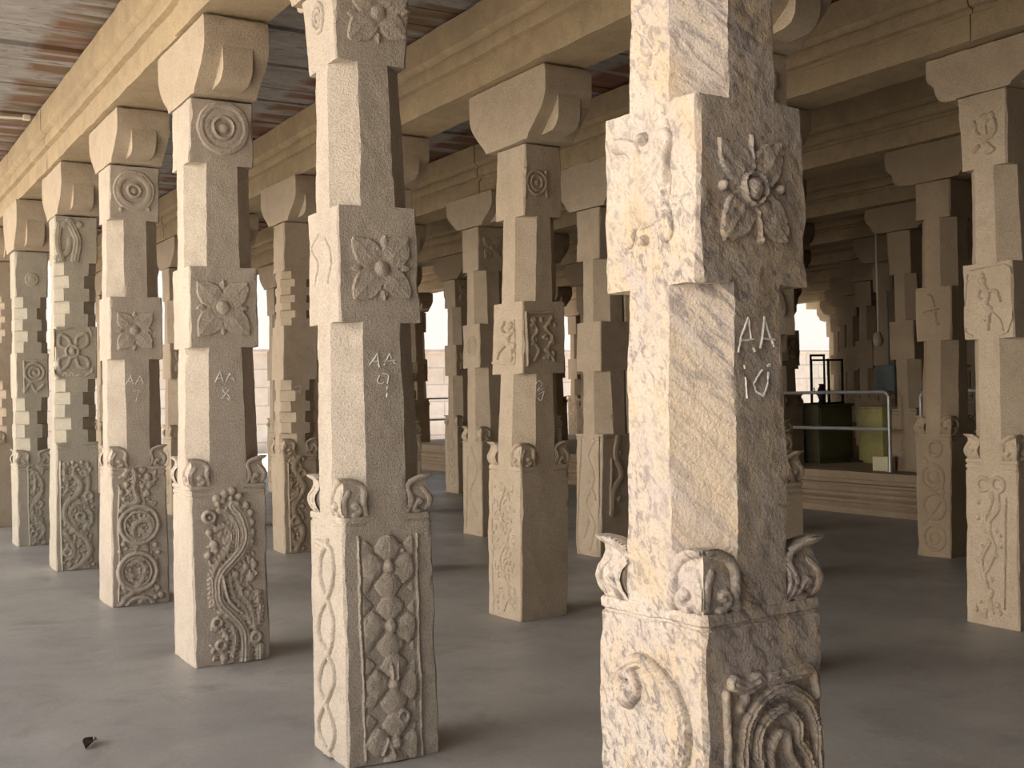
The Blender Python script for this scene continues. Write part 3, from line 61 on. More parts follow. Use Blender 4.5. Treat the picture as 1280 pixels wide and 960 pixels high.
('D360', 'base', 'x'): [["s",[[-0.037,0.022],[0.038,0.221],[-0.054,0.433],[0.051,0.632],[-0.042,0.843],[0.018,0.957]],0.0295,0.02],["s",[[-0.07,0.522],[-0.01,0.577]],0.0236,0.018],["r",[0.035,0.78],0.0354,0.0177,0.018],["r",[-0.039,0.315],0.0354,0.0177,0.018],["b",[0.037,0.456],0.0261,0.018],["b",[-0.037,0.11],0.0266,0.018],["s",[[-0.102,0.875],[-0.088,0.026]],0.0116,0.012],["b",[-0.042,0.931],0.0236,0.018],["b",[0.049,0.926],0.0236,0.018],["f",-0.09,0.05,0.03,0.92,260,0.012,0.02,0.014,5]],
('B23', 'base', 'y'): [["s",[[0.0,0.05],[0.06,0.2],[-0.05,0.38],[0.05,0.56],[-0.05,0.72],[0.02,0.88]],0.012,0.008],["f",-0.13,0.13,0.05,0.92,160,0.01,0.018,0.007,9],["s",[[-0.14,0.04],[-0.14,0.93]],0.006,0.006]],
}
CHALK = {
'A10': [[[-0.055,1.618],[-0.04,1.663],[-0.022,1.703]],[[-0.022,1.703],[-0.011,1.663],[0.003,1.621]],[[-0.046,1.645],[-0.002,1.652]],[[0.024,1.629],[0.033,1.67],[0.039,1.705]],[[0.039,1.705],[0.055,1.664],[0.072,1.632]],[[0.028,1.652],[0.075,1.65]],[[-0.035,1.587],[-0.033,1.545],[-0.032,1.503]],[[0.052,1.587],[0.02,1.566],[-0.003,1.538]],[[-0.003,1.538],[0.006,1.52],[0.028,1.507]],[[0.028,1.507],[0.044,1.538],[0.052,1.587]]],
'A9': [[[-0.069,1.657],[-0.045,1.688],[-0.031,1.709]],[[-0.031,1.709],[-0.029,1.678],[-0.024,1.648]],[[-0.055,1.673],[-0.021,1.678]],[[-0.001,1.657],[0.014,1.686],[0.026,1.707]],[[0.026,1.707],[0.034,1.683],[0.048,1.662]],[[0.005,1.675],[0.052,1.677]],[[-0.025,1.615],[-0.035,1.592],[-0.017,1.581],[0.003,1.596]],[[-0.011,1.625],[0.015,1.614],[0.008,1.572],[0.004,1.52]]],
'A8': [[[-0.061,1.625],[-0.043,1.664],[-0.032,1.688]],[[-0.032,1.688],[-0.024,1.658],[-0.015,1.626]],[[-0.054,1.646],[-0.018,1.648]],[[0.001,1.628],[0.015,1.658],[0.024,1.679]],[[0.024,1.679],[0.036,1.652],[0.05,1.631]],[[0.004,1.647],[0.047,1.645]],[[-0.021,1.584],[-0.005,1.562],[0.016,1.546],[0.023,1.524]],[[0.02,1.581],[-0.0,1.557],[-0.028,1.529]],[[-0.021,1.584],[0.001,1.589]],[[-0.028,1.529],[-0.006,1.541],[0.016,1.521]]],
'A7': [[[-0.075,1.649],[-0.052,1.686],[-0.037,1.72]],[[-0.037,1.72],[-0.03,1.682],[-0.02,1.648]],[[-0.063,1.673],[-0.023,1.678]],[[-0.007,1.648],[0.014,1.685],[0.027,1.715]],[[0.027,1.715],[0.039,1.681],[0.052,1.651]],[[-0.001,1.674],[0.048,1.677]],[[-0.026,1.592],[0.02,1.602],[0.004,1.559],[-0.009,1.513]]],
'A6': [[[-0.09,1.761],[-0.068,1.795],[-0.053,1.76]],[[-0.036,1.758],[-0.015,1.794],[0.003,1.757]],[[0.018,1.762],[0.05,1.771]]],
'B23': [[[-0.041,1.583],[-0.01,1.604],[0.011,1.577],[-0.024,1.544],[0.022,1.553]],[[-0.01,1.515],[0.022,1.531],[0.017,1.497],[-0.003,1.472],[-0.024,1.493]],[[-0.031,1.54],[0.032,1.531]]],
'D360': [[[-0.011,1.62],[0.024,1.639],[0.05,1.614]],[[-0.006,1.571],[0.04,1.589],[0.025,1.558]]],
}
# ------------------------------------------------------------------ layout numbers
PLAT_Y = 8.83
RAIL_Y = 8.90
RAIL_A = (4.92, 7.9)
RAIL_B = (2.2, 4.47)
CONDUIT = ((7.40, -1.30, 4.165), (7.186, -.10, 4.165))
METER = (6.705, 11.02, 1.43)
LAMP = (6.165, 10.2, 2.05)
WORLD = 0.85
SUN_DIR = (0.10, -0.20, 0.97)
SUN_E = 9.5
SUN_A = 3
EXPO = 0.3
DETAILED = {(0, -1), (0, 0), (0, 1), (0, 2), (0, 3), (0, 4), (1, 0), (1, 1), (1, 2), (1, 3), (2, 0), (2, 2), (2, 3), (3, 1)}
BR_L = {(2, 0): .42}
BR_LABEL = {(1, 4): 'small bracket showing left of the notched pillar behind AA 8, under the second-row beam'}
DEEP_SPEC = {}
def _fill():
    for j in range(0, 11):
        k0 = {0: 5, 1: 0, 2: 1, 3: 2, 4: 3, 5: 2, 6: 3, 7: 4, 8: 5, 9: 5, 10: 6}[j]
        for k in range(k0, 9):
            if (j, k) in {(1, 1), (1, 3), (2, 2), (2, 3)}: continue
            kind = 'plat' if j >= 4 else ('notched' if (j * 3 + k) % 5 == 0 else 'plain')
            DEEP_SPEC[(j, k)] = [kind, None, None, None]
_fill()
DEEP_SPEC[(1, 0)][2:] = [.40, 2.42]
HALL_X0 = -13.0
GLOW_DIR = (0.12, -1.0, 0.10)
GLOW = 9.0
GLOW_P = 8.0
SHADE_WALL_X = -4.9

SHORT_DEEP = {
    (0, 5): 'leftmost pillar of all, cut off by the left edge of the photo',
    (1, 0): 'tan pillar right behind the large veined pillar, only its right side showing',
    (1, 2): 'pillar behind AA 9 with only a strip and one bud showing at its right',
    (1, 5): 'slim tan pillar seen in the gap between the pillars chalked 7 and AA 8',
    (1, 7): 'far pillar seen as a strip between the vine-panel notched pillar and pillar 7',
    (2, 1): 'third-row pillar showing as a sliver behind the large veined pillar',
    (2, 4): 'far pillar showing as a sliver along the right side of pillar AA 9',
    (2, 6): 'thin far pillar just left of the notched pillar behind AA 8 and AA 9',
    (3, 2): 'fourth-row pillar showing as a sliver behind the large veined pillar',
    (3, 3): 'far pillar showing as a strip along the left side of the large veined pillar',
    (3, 4): 'far pillar showing as a thin strip at the right of the seated-figure pillar',
    (3, 5): 'slim tan pillar right of the bright opening beside AA 9',
    (3, 8): 'far pillar showing as a sliver right of the notched pillar behind AA 8',
    (4, 3): 'platform pillar peeping out right of the large veined pillar, behind the railing',
    (4, 5): 'far platform pillar along the left side of the budless third-row pillar',
    (4, 8): 'far platform pillar left of the bright opening beside AA 9',
    (5, 3): 'brown platform pillar carrying the blue-grey metal box',
    (5, 7): 'far platform pillar along the right side of the seated-figure pillar',
    (6, 3): 'dark platform pillar filling the gap between the two rightmost pillars',
    (6, 4): 'brown platform pillar standing behind the yellow panel box',
    (6, 8): 'far platform pillar beside the narrow bright slit right of the seated-figure pillar',
    (7, 5): 'brown platform pillar left of the yellow panel box, behind the wooden bench',
    (8, 6): 'third pillar to the right of the bright opening behind the glass showcase',
    (9, 7): 'second pillar to the right of the bright opening behind the glass showcase',
    (10, 8): 'pillar bordering the right side of the bright opening behind the glass showcase',
}
SHORT = {
    (0, -1): 'largest, nearest pillar AA 10', (0, 0): 'lattice-carved pillar AA 9', (0, 1): 'pillar chalked AA 8', (0, 2): 'pillar chalked 7',
    (0, 3): 'notched pillar with vine panel', (0, 4): 'notched pillar with framed spiral', (0, 5): 'leftmost pillar of all',
    (1, 0): 'pillar right behind AA 10', (1, 1): 'pillar with the seated figure', (1, 2): 'pillar hidden behind AA 9', (1, 3): 'notched pillar behind AA 8 and AA 9',
    (1, 5): 'slim pillar between 7 and AA 8', (1, 7): 'strip of pillar left of pillar 7',
    (2, 0): 'dancing-figure pillar at the right edge', (2, 1): 'hidden third-row pillar behind AA 10', (2, 2): 'budless pillar left of AA 10', (2, 3): 'slim pillar left of the seated-figure pillar',
    (2, 4): 'sliver of pillar right of AA 9', (2, 6): 'thin pillar left of the notched one',
    (3, 1): 'second pillar from the right edge', (3, 4): 'thin strip of pillar right of the seated-figure pillar', (3, 5): 'slim pillar right of the bright opening',
    (4, 2): 'platform pillar beside the railing', (4, 3): 'platform pillar just right of AA 10', (4, 5): 'far platform pillar left of the budless one', (4, 8): 'far platform pillar beside AA 9',
    (5, 3): 'platform pillar with the metal box', (5, 7): 'far platform pillar right of the seated figure', (6, 3): 'dark pillar between the two rightmost pillars', (6, 4): 'platform pillar behind the yellow panel box',
    (6, 8): 'far platform pillar at the bright slit', (7, 5): 'platform pillar behind the wooden bench', (8, 6): 'third pillar right of the far opening', (9, 7): 'second pillar right of the far opening', (10, 8): 'pillar bordering the far bright opening',
}
BEAM_Z = 3.66          # underside of the beams
CEIL_Z = 4.224
PLAT_Z = 0.50
DX, DY, X0, Y0 = 2.17, 2.14, 0.42, 0.24
HALL_X1 = 18.4
HALL_Y1 = 24.5

# ------------------------------------------------------------------ materials
def nt_mat(name):
    m = bpy.data.materials.new(name); m.use_nodes = True
    nt = m.node_tree
    b = nt.nodes['Principled BSDF']
    return m, nt, b

def N(nt, typ, **kw):
    n = nt.nodes.new(typ)
    for k, v in kw.items():
        if k in n.inputs: n.inputs[k].default_value = v
        else: setattr(n, k, v)
    return n

def ramp(nt, stops, fac=None):
    r = nt.nodes.new('ShaderNodeValToRGB')
    e = r.color_ramp.elements
    while len(e) < len(stops): e.new(0.5)
    for i, (p, c) in enumerate(stops):
        e[i].position = p
        e[i].color = (c, c, c, 1) if isinstance(c, (int, float)) else (*c, 1)
    if fac is not None: nt.links.new(fac, r.inputs['Fac'])
    return r

def mix(nt, a, b, fac, mode='MIX'):
    m = nt.nodes.new('ShaderNodeMix'); m.data_type = 'RGBA'; m.blend_type = mode
    for s, v in ((m.inputs['Factor'], fac), (m.inputs['A'], a), (m.inputs['B'], b)):
        if hasattr(v, 'is_linked') or isinstance(v, bpy.types.NodeSocket): nt.links.new(v, s)
        elif isinstance(v, (int, float)): s.default_value = v
        else: s.default_value = (*v, 1)
    return m.outputs['Result']

def coords(nt, scale=(1, 1, 1), rot=(0, 0, 0), world=True):
    if world:
        g = nt.nodes.new('ShaderNodeNewGeometry'); src = g.outputs['Position']
    else:
        g = nt.nodes.new('ShaderNodeTexCoord'); src = g.outputs['Object']
    mp = N(nt, 'ShaderNodeMapping'); mp.inputs['Scale'].default_value = scale
    mp.inputs['Rotation'].default_value = rot
    nt.links.new(src, mp.inputs['Vector'])
    return mp.outputs['Vector']

def tex(nt, vec, scale, detail=4, rough=0.55, dist=0.0):
    n = N(nt, 'ShaderNodeTexNoise'); n.inputs['Scale'].default_value = scale
    n.inputs['Detail'].default_value = detail; n.inputs['Roughness'].default_value = rough
    n.inputs['Distortion'].default_value = dist
    nt.links.new(vec, n.inputs['Vector'])
    return n.outputs['Fac']

def stone(name, base, warm, dark, grain=0.35, bump=0.35, rough=0.85, speck=1.0):
    """granular hand dressed granite"""
    m, nt, b = nt_mat(name)
    v = coords(nt)
    big = ramp(nt, [(0.36, 0.0), (0.66, 1.0)], tex(nt, v, 2.2, 5, 0.6, 0.4)).outputs['Color']
    c = mix(nt, base, warm, big)
    med = ramp(nt, [(0.45, 0.0), (0.75, 1.0)], tex(nt, v, 9.0, 4, 0.65)).outputs['Color']
    md = nt.nodes.new('ShaderNodeMath'); md.operation = 'MULTIPLY'; md.inputs[1].default_value = 0.45
    nt.links.new(med, md.inputs[0])
    c = mix(nt, c, dark, md.outputs[0])
    fine = tex(nt, v, 130.0, 3, 0.7)
    fr = ramp(nt, [(0.34, 1.0 - grain), (0.52, 1.0), (0.72, 1.0 + grain * 0.35)], fine).outputs['Color']
    c = mix(nt, c, fr, 1.0, 'MULTIPLY')
    nt.links.new(c, b.inputs['Base Color'])
    b.inputs['Roughness'].default_value = rough
    b.inputs['Specular IOR Level'].default_value = 0.25
    f2 = tex(nt, v, 70.0, 5, 0.75)
    add = nt.nodes.new('ShaderNodeMath'); add.operation = 'ADD'
    nt.links.new(f2, add.inputs[0]); nt.links.new(fine, add.inputs[1])
    bp = N(nt, 'ShaderNodeBump'); bp.inputs['Strength'].default_value = bump
    bp.inputs['Distance'].default_value = 0.012
    nt.links.new(add.outputs[0], bp.inputs['Height'])
    nt.links.new(bp.outputs['Normal'], b.inputs['Normal'])
    return m

def gneiss(name):
    """veined stone of the nearest pillar: cream and orange with dark slanting streaks"""
    m, nt, b = nt_mat(name)
    v0 = coords(nt)
    def slant(d, stretch):
        mp = N(nt, 'ShaderNodeMapping'); mp.vector_type = 'TEXTURE'
        mp.inputs['Rotation'].default_value = Vector(d).to_track_quat('Z', 'Y').to_euler()
        mp.inputs['Scale'].default_value = (1, 1, stretch)
        g = nt.nodes.new('ShaderNodeNewGeometry'); nt.links.new(g.outputs['Position'], mp.inputs['Vector'])
        return mp.outputs['Vector']
    v = slant((.22, .34, .90), 4.0)
    st = slant((.36, .58, .73), 7.0)
    a = ramp(nt, [(0.42, 0.0), (0.60, 1.0)], tex(nt, v, 6.0, 6, 0.65, 1.0)).outputs['Color']
    c = mix(nt, (0.545, 0.475, 0.415), (0.54, 0.43, 0.315), a)
    a2 = ramp(nt, [(0.46, 0.0), (0.66, 1.0)], tex(nt, st, 7.0, 5, 0.65, 0.6)).outputs['Color']
    c = mix(nt, c, (0.475, 0.41, 0.375), a2)
    s = ramp(nt, [(0.49, 0.0), (0.60, 0.95)], tex(nt, st, 40.0, 5, 0.72, 0.8)).outputs['Color']
    zone = ramp(nt, [(0.40, 0.42), (0.58, 1.0)], tex(nt, v0, 3.0, 4, 0.55, 0.4)).outputs['Color']
    s2 = mix(nt, s, zone, 1.0, 'MULTIPLY')
    c = mix(nt, c, (0.23, 0.20, 0.19), s2)
    fine = tex(nt, v0, 120.0, 3, 0.7)
    fr = ramp(nt, [(0.33, 0.84), (0.52, 1.0), (0.72, 1.06)], fine).outputs['Color']
    c = mix(nt, c, fr, 1.0, 'MULTIPLY')
    nt.links.new(c, b.inputs['Base Color'])
    b.inputs['Roughness'].default_value = 0.8
    b.inputs['Specular IOR Level'].default_value = 0.25
    f2 = tex(nt, v0, 34.0, 5, 0.7); f3 = tex(nt, v0, 90.0, 4, 0.7)
    add = nt.nodes.new('ShaderNodeMath'); add.operation = 'ADD'
    nt.links.new(f2, add.inputs[0]); nt.links.new(f3, add.inputs[1])
    ad2 = nt.nodes.new('ShaderNodeMath'); ad2.operation = 'MULTIPLY_ADD'; ad2.inputs[1].default_value = 0.7
    nt.links.new(fine, ad2.inputs[0]); nt.links.new(add.outputs[0], ad2.inputs[2])
    bp = N(nt, 'ShaderNodeBump'); bp.inputs['Strength'].default_value = 0.5; bp.inputs['Distance'].default_value = 0.012
    nt.links.new(ad2.outputs[0], bp.inputs['Height']); nt.links.new(bp.outputs['Normal'], b.inputs['Normal'])
    return m

def floor_mat():
    m, nt, b = nt_mat('cement_floor')
    v = coords(nt)
    a = ramp(nt, [(0.34, 0.0), (0.68, 1.0)], tex(nt, v, 0.8, 6, 0.6, 0.6)).outputs['Color']
    c = mix(nt, (0.27, 0.265, 0.26), (0.38, 0.362, 0.34), a)
    a2 = ramp(nt, [(0.52, 0.0), (0.72, 0.65)], tex(nt, v, 2.9, 6, 0.68, 0.5)).outputs['Color']
    c = mix(nt, c, (0.205, 0.185, 0.168), a2)
    a3 = ramp(nt, [(0.30, 0.86), (0.6, 1.0), (0.8, 1.06)], tex(nt, v, 40, 4, 0.7)).outputs['Color']
    c = mix(nt, c, a3, 1.0, 'MULTIPLY')
    nt.links.new(c, b.inputs['Base Color'])
    r = ramp(nt, [(0.3, 0.36), (0.7, 0.60)], tex(nt, v, 1.6, 4, 0.6)).outputs['Color']
    nt.links.new(r, b.inputs['Roughness'])
    b.inputs['Specular IOR Level'].default_value = 0.4
    bp = N(nt, 'ShaderNodeBump'); bp.inputs['Strength'].default_value = 0.12; bp.inputs['Distance'].default_value = 0.01
    nt.links.new(tex(nt, v, 14, 5, 0.6), bp.inputs['Height']); nt.links.new(bp.outputs['Normal'], b.inputs['Normal'])
    return m

def ceiling_mat():
    """limewashed grey slabs with worn bands of red paint beside the beams"""
    m, nt, b = nt_mat('painted_ceiling_slab')
    g = nt.nodes.new('ShaderNodeNewGeometry')
    sx = nt.nodes.new('ShaderNodeSeparateXYZ'); nt.links.new(g.outputs['Position'], sx.inputs[0])
    # distance from the nearest beam line
    def math_(op, a, b_=None):
        n = nt.nodes.new('ShaderNodeMath'); n.operation = op
        for i, v in enumerate((a, b_)):
            if v is None: continue
            if isinstance(v, (int, float)): n.inputs[i].default_value = v
            else: nt.links.new(v, n.inputs[i])
        return n.outputs[0]
    yy = math_('DIVIDE', math_('ADD', math_('MULTIPLY', sx.outputs['Y'], -1.0), -Y0 + DY * 0.5 + 10 * DY), DY)
    d = math_('ABSOLUTE', math_('SUBTRACT', math_('FRACT', yy), 0.5))        # 0 under the beam .. .5 mid bay
    d = math_('MULTIPLY', d, DY)
    v = coords(nt, (1.0, 0.34, 1.0))
    streak = tex(nt, v, 7.0, 7, 0.75, 0.5)
    a = ramp(nt, [(0.34, 0.0), (0.66, 1.0)], streak).outputs['Color']
    c = mix(nt, (0.20, 0.19, 0.185), (0.36, 0.345, 0.34), a)
    v2 = coords(nt)
    pit = ramp(nt, [(0.56, 0.0), (0.68, 0.85)], tex(nt, coords(nt, (1, 0.5, 1)), 16, 5, 0.75)).outputs['Color']
    c = mix(nt, c, (0.10, 0.088, 0.075), pit)
    band = ramp(nt, [(0.0, 1.0), (0.21, 1.0), (0.26, 0.0)], math_('DIVIDE', math_('SUBTRACT', d, math_('MULTIPLY', tex(nt, v2, 5, 3), 0.16)), 2.0)).outputs['Color']
    patch = ramp(nt, [(0.40, 0.0), (0.52, 0.95)], tex(nt, coords(nt, (1, 0.12, 1)), 5.2, 3, 0.5)).outputs['Color']
    redm = mix(nt, band, patch, 1.0, 'MULTIPLY')
    hue = mix(nt, (0.17, 0.062, 0.038), (0.14, 0.085, 0.042), ramp(nt, [(0.4, 0.0), (0.6, 1.0)], tex(nt, v2, 1.3, 2)).outputs['Color'])
    c = mix(nt, c, hue, redm)
    nt.links.new(c, b.inputs['Base Color']); b.inputs['Roughness'].default_value = 0.9
    bp = N(nt, 'ShaderNodeBump'); bp.inputs['Strength'].default_value = 0.5; bp.inputs['Distance'].default_value = 0.02
    nt.links.new(streak, bp.inputs['Height']); nt.links.new(bp.outputs['Normal'], b.inputs['Normal'])
    return m

def plain(name, col, rough=0.6, metal=0.0, var=0.15, scale=8.0):
    m, nt, b = nt_mat(name)
    v = coords(nt)
    r = ramp(nt, [(0.3, 1.0 - var), (0.7, 1.0 + var)], tex(nt, v, scale, 4, 0.6)).outputs['Color']
    c = mix(nt, col, r, 1.0, 'MULTIPLY')
    nt.links.new(c, b.inputs['Base Color']); b.inputs['Roughness'].default_value = rough
    b.inputs['Metallic'].default_value = metal
    return m

def wall_mat():
    m, nt, b = nt_mat('pale_block_wall')
    tc = nt.nodes.new('ShaderNodeNewGeometry')
    sx = nt.nodes.new('ShaderNodeSeparateXYZ'); nt.links.new(tc.outputs['Position'], sx.inputs[0])
    cb = nt.nodes.new('ShaderNodeCombineXYZ')
    nt.links.new(sx.outputs['Y'], cb.inputs[0]); nt.links.new(sx.outputs['Z'], cb.inputs[1])
    br = N(nt, 'ShaderNodeTexBrick'); nt.links.new(cb.outputs[0], br.inputs['Vector'])
    br.inputs['Color1'].default_value = (0.62, 0.57, 0.53, 1); br.inputs['Color2'].default_value = (0.58, 0.50, 0.44, 1)
    br.inputs['Mortar'].default_value = (0.42, 0.37, 0.34, 1)
    br.inputs['Scale'].default_value = 1.0; br.inputs['Mortar Size'].default_value = 0.025
    br.inputs['Brick Width'].default_value = 1.5; br.inputs['Row Height'].default_value = 0.62
    r = ramp(nt, [(0.3, 0.9), (0.7, 1.08)], tex(nt, coords(nt), 3.0, 4)).outputs['Color']
    c = mix(nt, br.outputs['Color'], r, 1.0, 'MULTIPLY')
    nt.links.new(c, b.inputs['Base Color']); b.inputs['Roughness'].default_value = 0.9
    return m

M = {}
M['near'] = gneiss('veined_gneiss')
M['beige'] = stone('beige_granite', (0.53, 0.455, 0.385), (0.56, 0.49, 0.41), (0.37, 0.31, 0.26), 0.30, 0.70)
M['pink'] = stone('pinkish_granite', (0.53, 0.455, 0.385), (0.57, 0.50, 0.415), (0.38, 0.30, 0.25), 0.26, 0.55)
M['grey'] = stone('greyish_granite', (0.46, 0.425, 0.355), (0.52, 0.46, 0.37), (0.33, 0.29, 0.24), 0.26, 0.5)
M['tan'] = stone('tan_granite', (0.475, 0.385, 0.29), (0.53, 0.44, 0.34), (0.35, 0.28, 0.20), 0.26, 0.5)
M['brown'] = stone('dimmed_brown_granite', (0.31, 0.24, 0.17), (0.37, 0.29, 0.205), (0.28, 0.21, 0.15), 0.30, 0.30)  # darker than tan: dimness of the deep hall put into the colour
M['beam'] = stone('ochre_granite', (0.40, 0.315, 0.21), (0.50, 0.385, 0.245), (0.27, 0.215, 0.15), 0.26, 0.4)
M['chalk'] = plain('white_chalk', (0.78, 0.76, 0.73), 0.95, 0, 0.25, 60)
M['floor'] = floor_mat()
M['ceil'] = ceiling_mat()
M['wall'] = wall_mat()
M['sand'] = plain('pale_sand', (0.48, 0.435, 0.37), 0.95, 0, 0.15, 1.5)
M['steel'] = plain('dull_steel', (0.42, 0.43, 0.45), 0.45, 0.55, 0.1, 12)
M['black'] = plain('black_metal', (0.02, 0.02, 0.022), 0.4, 0.3)
M['yellow'] = plain('dull_yellow_paint', (0.30, 0.275, 0.11), 0.7, 0, 0.2, 5)
M['olive'] = plain('dark_olive_paint', (0.055, 0.05, 0.022), 0.6, 0, 0.2, 9)
M['cream'] = plain('cream_card', (0.62, 0.57, 0.40), 0.8, 0, 0.08, 6)
M['wood'] = plain('orange_wood', (0.36, 0.20, 0.07), 0.6, 0, 0.2, 14)
M['blue'] = plain('blue_grey_paint', (0.17, 0.21, 0.23), 0.6, 0, 0.15, 6)
M['leaf'] = plain('dry_leaf_brown', (0.075, 0.05, 0.035), 0.8, 0, 0.25, 60)
M['bulb'] = plain('dusty_glass_shade', (0.40, 0.33, 0.24), 0.3, 0, 0.1, 10)
M['pipe'] = plain('off_white_conduit', (0.62, 0.58, 0.50), 0.6, 0, 0.1, 10)
mg, _nt, _b = nt_mat('showcase_glass')
_b.inputs['Transmission Weight'].default_value = 1.0; _b.inputs['Roughness'].default_value = 0.02; _b.inputs['IOR'].default_value = 1.05
_b.inputs['Base Color'].default_value = (0.93, 0.96, 0.93, 1)
M['glass'] = mg

# ------------------------------------------------------------------ mesh helpers
def link(o, parent=None):
    COL.objects.link(o)
    if parent is not None: o.parent = parent
    return o

def mesh_obj(name, V, F, mat, parent=None, angle=35, smooth=True):
    me = bpy.data.meshes.new(name)
    me.from_pydata([(v[0], -v[1], v[2]) for v in V], [], F)   # y runs right-handed from here on
    me.validate(); me.update()
    bm = bmesh.new(); bm.from_mesh(me)
    bmesh.ops.recalc_face_normals(bm, faces=bm.faces[:])
    bm.to_mesh(me); bm.free()
    if smooth:
        me.shade_smooth()
        me.set_sharp_from_angle(angle=math.radians(angle))
    me.materials.append(M[mat] if isinstance(mat, str) else mat)
    o = bpy.data.objects.new(name, me)
    return link(o, parent)

def empty(name, loc, rot=0.0):
    o = bpy.data.objects.new(name, None); o.empty_display_size = 0.2
    o.location = loc; o.rotation_euler = (0, 0, rot)
    return link(o)

def tag(o, label=None, cat=None, group=None, kind=None):
    for k, v in (('label', label), ('category', cat), ('group', group), ('kind', kind)):
        if v: o[k] = v
    return o

def nvec(q):
    return Vector((noise.noise(q), noise.noise(q + Vector((31.7, 11.3, 5.9))), noise.noise(q + Vector((-17.1, 43.9, 23.3)))))

def disp(p, seed, amp=1.0):
    q = Vector(p)
    s = Vector((seed * 3.17, seed * 1.71, seed * 0.93))
    d = nvec(q * 5.0 + s) * 0.0048 + nvec(q * 21.0 + s) * 0.0026
    if amp >= 1.0: d += nvec(q * 62.0 + s) * 0.0014
    return d * min(amp, 1.4)

def ring_pts(sx, sy, c, ox, oy, nS, nC):
    """ring of points round a square with cut corners; c = one cut length or four"""
    cs = c if isinstance(c, (list, tuple)) else (c,) * 4
    K = [(sx, -sy), (sx, sy), (-sx, sy), (-sx, -sy)]
    P = []
    for i in range(4):
        a, b = K[i], K[(i + 1) % 4]
        L = math.hypot(b[0] - a[0], b[1] - a[1]); dx, dy = (b[0] - a[0]) / L, (b[1] - a[1]) / L
        s = (a[0] + dx * cs[i], a[1] + dy * cs[i]); e = (b[0] - dx * cs[(i + 1) % 4], b[1] - dy * cs[(i + 1) % 4])
        for k in range(nS): P.append((s[0] + (e[0] - s[0]) * k / nS + ox, s[1] + (e[1] - s[1]) * k / nS + oy))
        n = K[(i + 2) % 4]; L2 = math.hypot(n[0] - b[0], n[1] - b[1]); c2 = cs[(i + 1) % 4]
        f = (b[0] + (n[0] - b[0]) / L2 * c2, b[1] + (n[1] - b[1]) / L2 * c2)
        for k in range(nC): P.append((e[0] + (f[0] - e[0]) * k / nC + ox, e[1] + (f[1] - e[1]) * k / nC + oy))
    return P

def loft(rings, zs, seed, amp):
    V, F = [], []
    n = len(rings[0])
    for R, z in zip(rings, zs):
        for x, y in R:
            p = Vector((x, y, z)); V.append(p + disp(p, seed, amp) if amp else p)
    for i in range(len(rings) - 1):
        for k in range(n):
            F.append((i * n + k, i * n + (k + 1) % n, (i + 1) * n + (k + 1) % n, (i + 1) * n + k))
    for i, flip in ((0, True), (len(rings) - 1, False)):
        c = sum((V[i * n + k] for k in range(n)), Vector()) / n
        V.append(c); ci = len(V) - 1
        for k in range(n):
            t = (i * n + k, i * n + (k + 1) % n, ci)
            F.append(t[::-1] if flip else t)
    return V, F

def tube(pts, r, n=8, closed=False):
    P = [Vector(p) for p in pts]; V, F = [], []
    up0 = Vector((0, 0, 1))
    for i, p in enumerate(P):
        a = P[i - 1] if i > 0 else p; b = P[i + 1] if i < len(P) - 1 else p
        t = (b - a).normalized(); u = up0 if abs(t.dot(up0)) < 0.95 else Vector((1, 0, 0))
        s = t.cross(u).normalized(); w = s.cross(t)
        rr = r[i] if isinstance(r, (list, tuple)) else r
        for k in range(n):
            an = 2 * math.pi * k / n
            V.append(p + s * math.cos(an) * rr + w * math.sin(an) * rr)
    for i in range(len(P) - 1):
        for k in range(n): F.append((i * n + k, i * n + (k + 1) % n, (i + 1) * n + (k + 1) % n, (i + 1) * n + k))
    F.append(tuple(range(n))[::-1]); F.append(tuple((len(P) - 1) * n + k for k in range(n)))
    return V, F

def join(parts):
    V, F = [], []
    for v, f in parts:
        o = len(V); V += list(v); F += [tuple(i + o for i in t) for t in f]
    return V, F

def box(x0, x1, y0, y1, z0, z1, bev=0.006):
    bm = bmesh.new()
    bmesh.ops.create_cube(bm, size=1.0)
    for v in bm.verts:
        v.co = Vector(((x0 + x1) / 2 + v.co.x * (x1 - x0), (y0 + y1) / 2 + v.co.y * (y1 - y0), (z0 + z1) / 2 + v.co.z * (z1 - z0)))
    if bev: bmesh.ops.bevel(bm, geom=bm.edges[:], offset=bev, segments=2, affect='EDGES', profile=0.5)
    bm.verts.index_update()
    V = [v.co.copy() for v in bm.verts]; F = [tuple(v.index for v in f.verts) for f in bm.faces]
    bm.free()
    return V, F

def smooth_line(P, k=5):
    P = [np.array(p, float) for p in P]
    if len(P) < 3: return P
    out = []
    for i in range(len(P) - 1):
        a, b = P[i], P[i + 1]
        p0 = P[i - 1] if i else 2 * a - b; p3 = P[i + 2] if i + 2 < len(P) else 2 * b - a
        for j in range(k):
            t = j / k
            out.append(0.5 * ((2 * a) + (b - p0) * t + (2 * p0 - 5 * a + 4 * b - p3) * t * t + (3 * a - p0 - 3 * b + p3) * t ** 3))
    out.append(P[-1])
    return out

